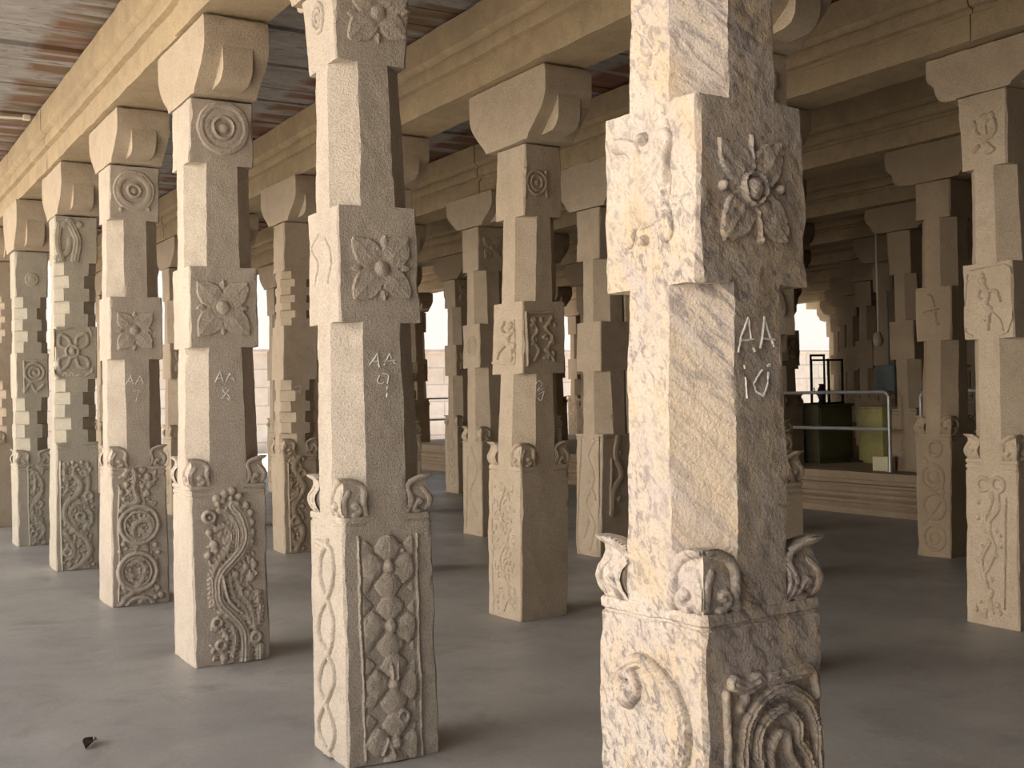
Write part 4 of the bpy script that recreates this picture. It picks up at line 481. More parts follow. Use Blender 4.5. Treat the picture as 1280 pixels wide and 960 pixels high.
# ------------------------------------------------------------------ carved relief
def relief_height(items, U, Z, ground=-0.010):
    Hh = np.full(U.shape, ground)
    for it in items:
        k = it[0]
        if k == 's':
            pts, w, H = it[1], it[2], it[3]
            w = max(w, 0.004)
            L = smooth_line(pts, 4); d2 = np.full(U.shape, 9.0)
            for a, b in zip(L[:-1], L[1:]):
                ab = b - a; l2 = ab @ ab + 1e-12
                t = np.clip(((U - a[0]) * ab[0] + (Z - a[1]) * ab[1]) / l2, 0, 1)
                d2 = np.minimum(d2, (U - a[0] - t * ab[0]) ** 2 + (Z - a[1] - t * ab[1]) ** 2)
            q = 1 - d2 / (w * w)
            rib = 1 - .16 * (1 - np.cos(3 * np.pi * np.sqrt(d2) / w)) if w > .016 else 1.0
            h = np.where(q > 0, H * np.power(np.maximum(q, 0), .4) * rib, ground)
        elif k == 'b':
            (u, z), r, H = it[1], max(it[2], 0.005), it[3]
            q = 1 - ((U - u) ** 2 + (Z - z) ** 2) / (r * r)
            h = np.where(q > 0, H * np.sqrt(np.maximum(q, 0)), ground)
        elif k == 'r':
            (u, z), R, w, H = it[1], it[2], max(it[3], 0.003), it[4]
            q = 1 - (np.hypot(U - u, Z - z) - R) ** 2 / (w * w)
            h = np.where(q > 0, H * np.sqrt(np.maximum(q, 0)), ground)
        elif k == 'd':
            (u, z), s, H = it[1], it[2], it[3]
            t = np.power(np.power(np.abs(U - u), 1.25) + np.power(np.abs(Z - z), 1.25), .8) / (s * .94)
            h = np.where(t < 1, H * np.power(np.maximum(1 - t * t, 0), .42), ground)
        elif k == 'p':
            (u, z), (u1, z1), f, H = it[1], it[2], it[3], it[4]
            L = math.hypot(u1 - u, z1 - z); a = (u1 - u) / L, (z1 - z) / L
            s = np.clip(((U - u) * a[0] + (Z - z) * a[1]) / L, 0, 1)
            d = np.abs(-(U - u) * a[1] + (Z - z) * a[0])
            along = ((U - u) * a[0] + (Z - z) * a[1]) / L
            w = f * L * np.where(s < .5, np.power(np.maximum(np.sin(np.pi * s), 0), .55), np.power(np.maximum(1 - ((s - .5) / .5) ** 1.7, 0), .9)) + 1e-4
            q = np.where((along > 0) & (along < 1), 1 - (d / w) ** 2, -1)
            rib = 0.002 * np.exp(-(d / 0.006) ** 2) + .0035 * np.exp(-((d / w - .88) / .12) ** 2)
            fade = np.clip((along - .12) / .2, 0, 1)
            h = np.where(q > 0, (H * np.power(np.maximum(q, 0), 0.28) + rib) * (.35 + .65 * fade), ground)
        elif k == 'c':
            u0, u1, z0, z1 = it[1:5]
            Hh = np.where((U > u0) & (U < u1) & (Z > z0) & (Z < z1), Hh, ground); continue
        elif k == 'f':
            # small leaves and curls crowded into the gaps between the larger forms
            u0, u1, z0, z1, n, r0, r1, H, sd = it[1:10]
            rr = random.Random(sd); du = U[0, 1] - U[0, 0]; dz = Z[1, 0] - Z[0, 0]
            for _ in range(n):
                u, z = rr.uniform(u0, u1), rr.uniform(z0, z1); r = rr.uniform(r0, r1)
                i, j = int((u - U[0, 0]) / du), int((z - Z[0, 0]) / dz)
                if not (0 <= i < U.shape[1] and 0 <= j < U.shape[0]) or Hh[j, i] > H * .45: continue
                a = rr.uniform(0, math.pi); ca, sa = math.cos(a), math.sin(a)
                x_, y_ = (U - u) * ca + (Z - z) * sa, -(U - u) * sa + (Z - z) * ca
                q = 1 - (x_ / (r * 1.5)) ** 2 - (y_ / (r * .8)) ** 2
                Hh = np.maximum(Hh, np.where(q > 0, H * rr.uniform(.7, 1.1) * np.power(np.maximum(q, 0), .4), ground))
            continue
        Hh = np.maximum(Hh, h)
    return Hh

class Pillar: pass

def build_relief(P, name, part, face, items, parent, mat, res):
    if not items: return None
    us, zs = [], []
    for it in items:
        if it[0] in 'cf': us += it[1:3]; zs += it[3:5]
        elif it[0] == 's':
            for u, z in it[1]: us += [u - it[2], u + it[2]]; zs += [z - it[2], z + it[2]]
        elif it[0] == 'p':
            L = math.hypot(it[2][0] - it[1][0], it[2][1] - it[1][1])
            us += [it[1][0] - .2 * L, it[2][0] + .2 * L, it[1][0] + .2 * L, it[2][0] - .2 * L]; zs += [it[1][1] - .2 * L, it[2][1] + .2 * L, it[1][1] + .2 * L, it[2][1] - .2 * L]
        else:
            r = it[2] + (it[3] if it[0] == 'r' else 0)
            us += [it[1][0] - r, it[1][0] + r]; zs += [it[1][1] - r, it[1][1] + r]
    lim = P.half(part, face) - 0.012
    z0, z1 = P.zr[part]
    u0, u1 = max(min(us) - .01, -lim), min(max(us) + .01, lim)
    a0, a1 = max(min(zs) - .01, z0 + 0.008), min(max(zs) + .01, z1 - 0.008)
    nu, nz = max(4, int((u1 - u0) / res)), max(4, int((a1 - a0) / res))
    U, Z = np.meshgrid(np.linspace(u0, u1, nu + 1), np.linspace(a0, a1, nz + 1))
    Hh = relief_height(items, U, Z)
    keep = Hh > -0.006
    V, F, idx = [], [], {}
    def vid(j, i):
        if (j, i) not in idx:
            u, z, h = U[j, i], Z[j, i], Hh[j, i]
            p = P.surf(part, face, u, z); d = disp(p, P.seed, P.amp)
            n = Vector((-1, 0, 0)) if face == 'x' else Vector((0, -1, 0))
            q = p + d + n * (float(h) + 0.0015 * noise.noise(Vector((u, z, P.seed)) * 90))
            idx[(j, i)] = len(V); V.append(q)
        return idx[(j, i)]
    for j in range(nz):
        for i in range(nu):
            if keep[j, i] or keep[j + 1, i] or keep[j, i + 1] or keep[j + 1, i + 1]:
                F.append((vid(j, i), vid(j, i + 1), vid(j + 1, i + 1), vid(j + 1, i)))
    if not F: return None
    me_o = mesh_obj(name, V, F, mat, parent, 60)
    return me_o

def lotus_bud(P, cx, cy, mat, parent, res):
    """pointed lotus leaf filling one corner on top of the base; cx, cy = signs of the corner"""
    z0 = P.zr['base'][1] - 0.004
    sx, sy = P.size_at('base', z0)
    leg = 0.575 * sx; H = P.bud_h
    prof = [(0, -0.010, 0.97), (.08, -0.004, .99), (.2, 0.005, 1.0), (.35, 0.010, 1.0), (.5, 0.006, 1.0), (.62, -0.004, .98), (.74, -0.010, .91), (.85, -0.008, .79), (.94, 0.002, .60), (1.0, 0.011, .38)]
    rings, zs = [], []
    n = 5 if res < 0.02 else 2
    prof2 = []
    for a, b in zip(prof[:-1], prof[1:]):
        for k in range(2): prof2.append(tuple(a[i] + (b[i] - a[i]) * k / 2 for i in range(3)))
    prof2.append(prof[-1])
    for t, e, l in (prof2 if res < 0.02 else prof):
        z = z0 + t * H
        ox, oy = P.off(z)
        K = Vector((cx * (sx + e - 0.004) + ox, cy * (sy + e - 0.004) + oy, 0))
        L = leg * l
        A = K + Vector((-cx * L, 0, 0)); B = K + Vector((0, -cy * L, 0))
        A2 = A + Vector((0, -cy * min(L, .03) * .6, 0)); B2 = B + Vector((-cx * min(L, .03) * .6, 0, 0))
        poly = [K, A, A2, B2, B]
        ring = []
        for i in range(5):
            a, b = poly[i], poly[(i + 1) % 5]
            for k in range(n): q = a + (b - a) * (k / n); ring.append((q.x, q.y))
        rings.append(ring); zs.append(z)
    parts = []
    # raised rim, hollow and curl carved on the two outward faces
    V0, F0 = loft(rings, zs, P.seed, 0.5); parts.append((V0, F0))
    S = H / .165
    items = [('s', [(.93 * leg, .05 * H), (.92 * leg, .30 * H), (.92 * leg, .52 * H), (.84 * leg, .70 * H), (.66 * leg, .82 * H), (.40 * leg, .90 * H), (.12 * leg, .95 * H)], .015, .013),
             ('s', [(.42 * leg, .06 * H), (.60 * leg, .09 * H), (.72 * leg, .20 * H), (.62 * leg, .33 * H), (.48 * leg, .30 * H)], .012, .014),
             ('s', [(.10 * leg, .14 * H), (.12 * leg, .40 * H), (.22 * leg, .62 * H)], .013, .006), ('b', (.55 * leg, .25 * H), .010, .016)]
    g = max(.0045, res * .30)
    nu, nz = max(6, int(leg / g)), max(8, int(H / g))
    U, Z = np.meshgrid(np.linspace(.02 * leg, 1.0 * leg, nu + 1), np.linspace(.02 * H, .985 * H, nz + 1))
    Hh = relief_height(items, U, Z, -0.004)
    pt, pe, pl = [a[0] for a in prof], [a[1] for a in prof], [a[2] for a in prof]
    for fx in (True, False):
        V, F, idx = [], [], {}
        def vid(j, i):
            if (j, i) not in idx:
                u, z = U[j, i], Z[j, i]; t = z / H
                e = np.interp(t, pt, pe) - .004; zz_ = z0 + z; ox, oy = P.off(zz_)
                h = Hh[j, i]
                q = Vector((cx * (sx + e + h) + ox, cy * (sy + e - u) + oy, zz_)) if fx else Vector((cx * (sx + e - u) + ox, cy * (sy + e + h) + oy, zz_))
                idx[(j, i)] = len(V); V.append(q + disp(q, P.seed, .5))
            return idx[(j, i)]
        for j in range(nz):
            for i in range(nu):
                if max(Hh[j, i], Hh[j + 1, i], Hh[j, i + 1], Hh[j + 1, i + 1]) > -.003 and U[j, i] < leg * np.interp(Z[j, i] / H, pt, pl) - g * .3:
                    F.append((vid(j, i), vid(j, i + 1), vid(j + 1, i + 1), vid(j + 1, i)))
        if F: parts.append((V, F))
    V, F = join(parts)
    return mesh_obj('lotus_bud', V, F, mat, parent, 45)

LEVDEF = dict(base=(.21, .21), b=(.2, .2), m0=(.185, .187), m1=(.183, .185), t0=(.172, .175), t1=(.176, .178))

def make_pillar(key, name, mat, res=0.03, tiers=0, buds=True, amp=1.0, top=3.66, zb=0.0, seed=None, F=None, grooves=True, corner_c=0.010):
    """square base, eight-sided shaft, square block, shaft, square head"""
    F = F or FIT[key]
    lv = F['lv']
    g = lambda l, d: lv.get(l, (*LEVDEF[l], d))
    base = g('base', zb)
    b, m0, m1, t0, t1 = g('b', zb + 1.03), g('m0', 1.83), g('m1', 2.30), g('t0', 2.89), g('t1', 3.26)
    if base[0] == LEVDEF['base'][0] and 'base' not in lv: base = (b[0] + .006, b[1] + .006, zb)
    P = Pillar(); P.seed = seed if seed is not None else (hash(key) % 97 if False else sum(map(ord, key)) % 97); P.amp = amp
    root = empty(name, (F['x'], F['y'], 0.0 if zb == 0 else zb), F['rot'])
    lx, ly = F['lean']
    dz = zb
    P.off = lambda z: (lx * (z + dz), ly * (z + dz))
    zz = lambda l: l[2] - dz
    P.zr = {'base': (0.0, zz(b)), 'shaft': (zz(b), zz(m0)), 'mid': (zz(m0), zz(m1)), 'upper': (zz(m1), zz(t0)), 'top': (zz(t0), zz(t1))}
    ends = {'base': (base, b), 'shaft': (b[:2], m0), 'mid': (m0, m1), 'upper': (m1, t0), 'top': (t0, t1)}
    def size_at(part, z):
        z0, z1 = P.zr[part]; t = min(1, max(0, (z - z0) / max(1e-6, z1 - z0)))
        a, c = ends[part]
        return a[0] + (c[0] - a[0]) * t, a[1] + (c[1] - a[1]) * t
    P.size_at = size_at
    P.half = lambda part, face: size_at(part, P.zr[part][0])[1 if face == 'x' else 0]
    def surf(part, face, u, z):
        sx, sy = size_at(part, z); ox, oy = P.off(z)
        return Vector((-sx + ox, u, z)) if face == 'x' else Vector((-u, -sy + oy, z))
    P.surf = surf
    P.root = root; P.top_z = zz(t1); P.bud_h = 0.165
    nS = max(2, int(0.4 / res)); nC = max(1, int(0.16 / res))
    names = {'base': 'base_block', 'shaft': 'lower_shaft', 'mid': 'middle_block', 'upper': 'upper_shaft', 'top': 'top_block'}
    P.part = {}
    for part in ('base', 'shaft', 'mid', 'upper', 'top'):
        z0, z1 = P.zr[part]
        nz = max(2, int((z1 - z0) / (res * 1.05)))
        zs, rings = [], []
        if part in ('base', 'mid', 'top'):
            zl = [(z0, -0.001 if part != 'base' else -.004), (z0 + 0.006, 0.0)] + [(z0 + (z1 - z0) * k / nz, 0.0) for k in range(1, nz)] + [(z1 - 0.006, 0.0), (z1, -0.001)]
            if part == 'base' and grooves in ('single', 'full'):
                zl = [q for q in zl if q[0] < z1 - 0.045] + [(z1 - .040, 0), (z1 - .036, -.005), (z1 - .030, -.005), (z1 - .026, .001), (z1 - .006, .001), (z1, -.002)]
            elif part == 'base' and grooves:
                zl = [q for q in zl if q[0] < z1 - 0.075] + [(z1 - .072, 0), (z1 - .068, -.004), (z1 - .058, -.004), (z1 - .054, .001), (z1 - .036, .001), (z1 - .032, -.004), (z1 - .024, -.004), (z1 - .020, .003), (z1 - .006, .003), (z1, -.002)]
            for z, e in zl:
                sx, sy = size_at(part, z); ox, oy = P.off(z)
                c = [corner_c * (0.7 + 1.5 * max(0.0, noise.noise(Vector((k * 7.3, P.seed * 1.3, (z + k) * 9.0)))) + (1.6 * max(0.0, noise.noise(Vector((k * 3.3, P.seed, z * 3.1))) - .1))) for k in range(4)]
                R0 = ring_pts(sx, sy, c, ox, oy, nS, 1); R1 = ring_pts(sx + e, sy + e, c, ox, oy, nS, 1)
                # the mouldings stop where the shaft runs down into the block
                zs.append(z); rings.append([q if min(abs(q[0] - ox) / sx, abs(q[1] - oy) / sy) > .43 or grooves == 'full' else p_ for p_, q in zip(R0, R1)])
        else:
            if tiers:
                cf = [.42, .64, .38, .64, .42] if tiers == 5 else [.45, .66, .40, .66, .40, .66, .45]
                for q, f in enumerate(cf):
                    a, c_ = z0 + (z1 - z0) * q / len(cf), z0 + (z1 - z0) * (q + 1) / len(cf)
                    for k in range(max(2, int(nz / len(cf))) + 1):
                        z = a + (c_ - a) * (k / max(2, int(nz / len(cf)))); z = min(max(z, a + .002 * (q > 0)), c_ - .002 * (q < len(cf) - 1))
                        sx, sy = size_at(part, z); ox, oy = P.off(z)
                        zs.append(z); rings.append(ring_pts(sx * .985, sy * .985, f * sx, ox, oy, nS // 2 + 1, nC))
            else:
                for k in range(nz + 1):
                    z = z0 + (z1 - z0) * k / nz
                    sx, sy = size_at(part, z); ox, oy = P.off(z)
                    wob = 0.586 * (1 + 0.04 * noise.noise(Vector((P.seed, z * 2.0, 0))))
                    zs.append(z); rings.append(ring_pts(sx - .0005, sy - .0005, wob * sx, ox, oy, nS // 2 + 1, nC))
        V, Fc = loft(rings, zs, P.seed, amp)
        P.part[part] = mesh_obj(names[part], V, Fc, mat, root, 38)
    if buds:
        for cx in (-1, 1):
            for cy in (-1, 1): lotus_bud(P, cx, cy, mat, P.part['base'], res)
    return P

RELNAME = {('base', 'x'): 'vine_relief', ('base', 'y'): 'scroll_relief', ('mid', 'x'): 'flower_relief', ('mid', 'y'): 'figure_relief', ('top', 'x'): 'rosette_relief', ('top', 'y'): 'figure_relief'}
def carve(P, key, mat, res, names={}):
    for (k, part, face), items in CARVE.items():
        if k != key: continue
        build_relief(P, names.get((part, face), RELNAME[(part, face)]), part, face, items, P.part[part], mat, res)

def chalk(P, key, r=0.0024):
    parts = []
    rr = random.Random(key)
    for line in CHALK[key]:
        L = smooth_line(line, 4) if len(line) > 2 else [np.array(line[0]) + (np.array(line[1]) - np.array(line[0])) * k / 6 for k in range(7)]
        # resample finely, leave out crumbs where the chalk skipped
        D = []
        for a, b in zip(L[:-1], L[1:]):
            m = max(1, int(np.linalg.norm(b - a) / 0.006))
            for k in range(m): D.append(a + (b - a) * k / m)
        D.append(L[-1])
        run = []
        for q in D:
            part = 'mid' if q[1] > P.zr['mid'][0] else 'shaft'
            p = P.surf(part, 'x', float(q[0]) + rr.uniform(-.001, .001), float(q[1]))
            p = p + disp(p, P.seed, P.amp) + Vector((-0.0008, 0, 0))
            if rr.random() < 0.07 and len(run) > 1:
                parts.append(tube(run, r, 5)); run = []
            else: run.append(p)
        if len(run) > 1: parts.append(tube(run, r, 5))
    V, F = join(parts)
    mesh_obj('chalk_marking', V, F, 'chalk', P.part['shaft'])

# ------------------------------------------------------------------ brackets and beams
def corbel(seed, h, mat, x, y, z, L=0.5, wb=0.18, res=0.03, amp=1.0):
    """bracket stone under the beam: long arm with curved ends and a drop tongue on each end"""
    root = empty('bracket_capital', (x, y, z))
    hh = h - 0.009
    prof = [(-L + .012, hh), (-L, hh - .015), (-L, hh * .60), (-L + .015, hh * .50), (-L + .07, hh * .34), (-L + .15, hh * .18), (-L + .21, hh * .07), (-L + .225, 0)]
    prof = [(-a, b) for a, b in prof[::-1]][::-1]  # right side mirrored, top to bottom
    right = prof; left = [(-a, b) for a, b in right]
    loop = right + left[::-1]
    # densify
    D = []
    n = len(loop)
    for i in range(n):
        a, b = loop[i], loop[(i + 1) % n]
        m = max(1, int(math.hypot(b[0] - a[0], b[1] - a[1]) / (res * 1.3)))
        for k in range(m): D.append((a[0] + (b[0] - a[0]) * k / m, a[1] + (b[1] - a[1]) * k / m))
    ny = max(3, int(2 * wb / res))
    V, F = [], []; m = len(D)
    for j in range(ny + 1):
        yy = -wb + 2 * wb * j / ny
        ins = 0.006 if j in (0, ny) else 0
        for px, pz in D:
            p = Vector((px * (1 - ins), yy, pz)); V.append(p + disp(p, seed, amp) * 1.2)
    for j in range(ny):
        for k in range(m): F.append((j * m + k, j * m + (k + 1) % m, (j + 1) * m + (k + 1) % m, (j + 1) * m + k))
    for j in (0, ny):
        V.append(Vector((0, -wb if j == 0 else wb, hh * .55))); ci = len(V) - 1
        for k in range(m): F.append((j * m + k, j * m + (k + 1) % m, ci))
    mesh_obj('corbel_body', V, F, mat, root, 40)
    tw = wb * .46
    for s in (-1, 1):
        tp = [(L - .24, hh * .64), (L - .006, hh * .64), (L + .003, hh * .52), (L + .004, hh * .36), (L - .004, hh * .24), (L - .035, hh * .13), (L - .08, hh * .08), (L - .22, hh * .055)]
        V, F = [], []
        ny = 4; k0 = len(tp)
        for j in range(ny + 1):
            yy = -tw + 2 * tw * j / ny
            for px, pz in tp:
                wide = 1.0 + 0.10 * (pz / hh - .3)
                p = Vector((s * px, yy * wide, pz)); V.append(p + disp(p, seed + s, amp))
        for j in range(ny):
            for k in range(k0): F.append((j * k0 + k, j * k0 + (k + 1) % k0, (j + 1) * k0 + (k + 1) % k0, (j + 1) * k0 + k))
        F.append(tuple(range(k0))); F.append(tuple(ny * k0 + k for k in range(k0))[::-1])
        mesh_obj('tongue', V, F, mat, root, 40)
    return root

BEAMP = [(-.20, 0.0), (-.20, .165), (-.175, .175), (-.175, .205), (-.215, .215), (-.225, .265), (-.215, .310), (-.19, .318), (-.235, .345), (-.25, .36), (-.25, .555), (0, .555)]
def beam(x0, x1, y, seed, res=0.12, name='stone_beam', z=BEAM_Z):
    prof = BEAMP[:-1]; loop = prof + [(-a, b) for a, b in prof[::-1]]
    cx = (x0 + x1) / 2
    n = max(2, int((x1 - x0) / res)); V, F = [], []; m = len(loop)
    rr = random.Random(seed); dy, dz2 = rr.uniform(-.008, .008), rr.uniform(0, .006)
    for i in range(n + 1):
        x = x0 + (x1 - x0) * i / n
        for py, pz in loop:
            p = Vector((x, y + py, z + pz)); d = disp(p, seed, .9) * 1.5
            V.append(Vector((x - cx, py + dy, pz + dz2)) + Vector((0, d.y, d.z)))
    for i in range(n):
        for k in range(m): F.append((i * m + k, i * m + (k + 1) % m, (i + 1) * m + (k + 1) % m, (i + 1) * m + k))
    F.append(tuple(range(m))); F.append(tuple(n * m + k for k in range(m))[::-1])
    o = mesh_obj(name, V, F, 'beam', None, 35)
    o.location = (cx, y, z)
    return o
# ------------------------------------------------------------------ the hall
def grid(j, k):
    r = random.Random(j * 31 + k * 7)
    return X0 + DX * k + r.uniform(-.04, .04), Y0 + DY * j + (0.08 if j >= 2 else 0) + (0.3 if j >= 4 else 0) + r.uniform(-.03, .03)

PILLARS = {}
def put(j, k, P, label, group):
    PILLARS[(j, k)] = P
    if (j, k) in SHORT_DEEP: label = SHORT_DEEP[(j, k)]
    elif label is None: label, group = 'stone pillar hidden behind nearer pillars', 'pillars hidden behind nearer ones'
    tag(P.root, label, 'pillar', group, 'thing')

FRONT = 'pillars of the front row'
SECOND = 'pillars of the second row'
THIRD = 'pillars of the third row'
DEEP = 'pillars deep in the hall'

NM = {('base', 'y'): 'serpent_relief'}
P = make_pillar('A10', 'stone_pillar', 'near', 0.013, amp=1.25, corner_c=0.011, grooves='full'); carve(P, 'A10', 'near', 0.0045, NM); chalk(P, 'A10', .0030)
put(0, -1, P, 'largest, nearest pillar of veined cream stone, chalked AA 10', FRONT)
P = make_pillar('A9', 'stone_pillar', 'beige', 0.016, amp=1.1, grooves='single'); carve(P, 'A9', 'beige', 0.005, {('base', 'x'): 'lattice_relief', ('base', 'y'): 'braid_relief', ('top', 'x'): 'flower_relief', ('top', 'y'): 'rosette_relief'}); chalk(P, 'A9', .0028)
put(0, 0, P, 'beige granite pillar chalked AA 9, with a lattice of flowers carved on its base', FRONT)
P = make_pillar('A8', 'stone_pillar', 'pink', 0.02, amp=1.0); carve(P, 'A8', 'pink', 0.006); chalk(P, 'A8', .0030)
put(0, 1, P, 'pinkish granite pillar chalked AA 8, with a large four-petalled flower and ringed rosette', FRONT)
P = make_pillar('A7', 'stone_pillar', 'pink', 0.025, amp=1.0); carve(P, 'A7', 'pink', 0.007); chalk(P, 'A7', .0028)
put(0, 2, P, 'pinkish pillar chalked 7, with two round scrolls carved on its base', FRONT)
P = make_pillar('A6', 'stone_pillar', 'grey', 0.03, tiers=5, buds=False); carve(P, 'A6', 'grey', 0.008, {('top', 'x'): 'figure_relief'}); chalk(P, 'A6', .003)
put(0, 3, P, 'greyish pillar with notched shafts and a plain-shouldered base panel of vines', FRONT)
P = make_pillar('A5', 'stone_pillar', 'grey', 0.035, tiers=5); carve(P, 'A5', 'grey', 0.010, {('mid', 'x'): 'spiral_relief', ('top', 'x'): 'knob_relief'})
put(0, 4, P, 'greyish notched pillar with a framed spiral on its middle block, near the left edge', FRONT)

P = make_pillar('B23', 'stone_pillar', 'tan', 0.024, grooves='single'); carve(P, 'B23', 'tan', 0.007, {('mid', 'x'): 'foliage_relief'}); chalk(P, 'B23', .0032)
put(1, 1, P, 'tan pillar with a small seated figure and foliage panel on its middle block', SECOND)
P = make_pillar('D360', 'stone_pillar', 'tan', 0.032, tiers=7); carve(P, 'D360', 'tan', 0.010); chalk(P, 'D360', .003)
put(1, 3, P, 'notched tan pillar standing behind, in the gap between pillars AA 8 and AA 9', SECOND)
P = make_pillar('R1240', 'stone_pillar', 'tan', 0.026); carve(P, 'R1240', 'tan', 0.007, {('mid', 'y'): 'dancer_relief'})
put(2, 0, P, 'tan pillar at the right edge with a dancing figure on its middle block', THIRD)
P = make_pillar('B745', 'stone_pillar', 'tan', 0.032, buds=False); carve(P, 'B745', 'tan', 0.010)
put(2, 2, P, 'tan pillar without buds, left of the large veined pillar and behind it', THIRD)
P = make_pillar('C590', 'stone_pillar', 'tan', 0.032); carve(P, 'C590', 'tan', 0.010, {('mid', 'y'): 'ring_relief', ('top', 'x'): 'flower_relief'})
put(2, 3, P, 'slim tan pillar just left of the second-row pillar with the small figure', THIRD)
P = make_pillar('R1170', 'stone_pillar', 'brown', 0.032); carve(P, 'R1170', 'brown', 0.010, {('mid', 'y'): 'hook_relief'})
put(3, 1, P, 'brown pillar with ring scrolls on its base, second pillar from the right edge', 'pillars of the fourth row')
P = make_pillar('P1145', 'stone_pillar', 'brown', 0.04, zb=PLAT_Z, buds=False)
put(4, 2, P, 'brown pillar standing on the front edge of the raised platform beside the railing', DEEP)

# ---- the pillars behind: a few kinds, copied with their parts
def gen_fit(zb=0.0):
    return dict(x=0, y=0, rot=0, lean=(0, 0), lv=dict(base=(.205, .205, zb), b=(.2, .2, zb + (1.03 if zb == 0 else .76)), m0=(.185, .187, 1.80), m1=(.183, .185, 2.27), t0=(.172, .175, 2.85), t1=(.176, .178, 3.27)))
CARVE_GEN = [('base', 'y', [('r', (0, .25), .1, .018, .014), ('r', (0, .5), .1, .018, .014), ('r', (0, .75), .1, .018, .014), ('b', (0, .25), .03, .014), ('b', (0, .5), .03, .014), ('b', (0, .75), .03, .014)]),
             ('mid', 'x', [('b', (0, 2.03), .03, .022)] + [('p', (0, 2.03), (a * .11, 2.03 + c * .13), .36, .014) for a in (-1, 1) for c in (-1, 1)]),
             ('top', 'x', [('b', (0, 3.06), .03, .022)] + [('p', (0, 3.06), (a * .10, 3.06 + c * .11), .36, .014) for a in (-1, 1) for c in (-1, 1)])]
def proto(kind):
    zb = PLAT_Z if kind.startswith('plat') else 0.0
    t = {'plain': 0, 'notched': 7, 'plat': 0}[kind]
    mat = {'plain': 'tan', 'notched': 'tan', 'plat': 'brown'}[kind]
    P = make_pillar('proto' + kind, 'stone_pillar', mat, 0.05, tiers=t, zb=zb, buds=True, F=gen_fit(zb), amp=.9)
    if kind != 'notched':
        for part, face, items in CARVE_GEN:
            if zb: items = [tuple([i[0], (i[1][0], i[1][1] - (zb if part != 'base' else .12)), *i[2:]]) if i[0] != 'p' else ('p', (i[1][0], i[1][1] - zb), (i[2][0], i[2][1] - zb), i[3], i[4]) for i in items]
            build_relief(P, RELNAME[(part, face)], part, face, items, P.part[part], mat, 0.014)
    return P
def copy_tree(o, parent=None):
    c = o.copy(); COL.objects.link(c)
    if parent is not None: c.parent = parent
    for ch in o.children: copy_tree(ch, c)
    return c
PROTO = {}
def deep_pillar(j, k, kind, label, group, x=None, y=None):
    gx, gy = grid(j, k)
    x = gx if x is None else x; y = gy if y is None else y
    if kind not in PROTO:
        PROTO[kind] = proto(kind); P = PROTO[kind]; r = P.root
    else:
        r = copy_tree(PROTO[kind].root)
        P = Pillar(); P.top_z = PROTO[kind].top_z; P.root = r; P.off = lambda z: (0, 0)
    r.location = (x, y, PLAT_Z if kind == 'plat' else 0.0)
    put(j, k, P, label, group)

for (j, k), (kind, label, x, y) in DEEP_SPEC.items():
    deep_pillar(j, k, kind, label, {1: SECOND, 2: THIRD}.get(j, DEEP) if j else FRONT, x, y)

# ---- brackets
bpy.context.view_layer.update()
BPROTO = {}
for (j, k), P in sorted(PILLARS.items()):
    r = P.root
    zt = r.location.z + P.top_z + .011; h = BEAM_Z - zt
    ox, oy = P.off(P.top_z)
    x, y = r.location.x + ox, r.location.y + oy
    near = j <= 3 and (j, k) in DETAILED
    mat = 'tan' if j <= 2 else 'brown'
    if near:
        o = corbel(j * 11 + k * 3 + 5, h, mat, x, y, zt, L=.5 if (j, k) not in BR_L else BR_L[(j, k)], wb=.185, res=.03)
    else:
        bk = (mat, round(h, 2))
        if bk not in BPROTO: BPROTO[bk] = o = corbel(40 + len(BPROTO), h, mat, x, y, zt, res=.06, amp=.9)
        else:
            o = copy_tree(BPROTO[bk]); o.location = (x, y, zt)
    if (j, k) in SHORT: lab, grp = 'stone bracket on top of the ' + SHORT[(j, k)], 'bracket capitals under the beams'
    elif (j, k) in BR_LABEL: lab, grp = BR_LABEL[(j, k)], 'bracket capitals under the beams'
    else: lab, grp = 'stone bracket hidden behind nearer pillars and brackets', 'brackets hidden behind nearer stonework'
    tag(o, lab, 'bracket', grp, 'thing')

# ---- beams, one span from pillar to pillar
def row_y(j):
    ys = [P.root.location.y + P.off(P.top_z)[1] for (jj, k), P in PILLARS.items() if jj == j]
    return sum(ys) / len(ys)
ORD = ['front', 'second', 'third', 'fourth', 'fifth', 'sixth', 'seventh', 'eighth', 'ninth', 'tenth', 'eleventh']
ROWS = sorted({j for j, k in PILLARS})
for j in ROWS:
    ks = sorted(k for jj, k in PILLARS if jj == j)
    y = row_y(j)
    xs = [PILLARS[(j, k)].root.location.x for k in ks]
    cuts = [HALL_X0 + .01] + xs + [HALL_X1 + .2]
    if j <= 2:
        spans = list(zip(cuts[:-1], cuts[1:]))
        for i, (a, b) in enumerate(spans):
            if b - a < .3: continue
            o = beam(a + .003, b - .003, y, 100 + j * 20 + i)
            A, B = (SHORT.get((j, ks[i - 1])) if i else None), (SHORT.get((j, ks[i])) if i < len(ks) else None)
            if i == 0: lab = 'end span of the %s row beam, nearest the camera' % ORD[j]
            elif i == len(spans) - 1: lab = 'end span of the %s row beam, farthest from the camera' % ORD[j]
            elif A and B: lab = 'ochre beam span from the ' + A + ' to the ' + B
            else: lab = '%s span from the camera in the beam over the %s row of pillars' % (['', 'second', 'third', 'fourth', 'fifth', 'sixth', 'seventh', 'eighth', 'ninth', 'tenth', 'eleventh', 'twelfth'][i], ORD[j])
            lab = ' '.join(lab.split()[:16])
            tag(o, lab, 'beam', 'beam spans over the %s row' % ORD[j], 'thing')
    else:
        o = beam(cuts[0], cuts[-1], y, 100 + j * 20, .3)
        tag(o, 'long stone beam over the %s row of pillars, counted from the courtyard side' % ORD[j], 'beam', 'beams deep in the hall', 'thing')

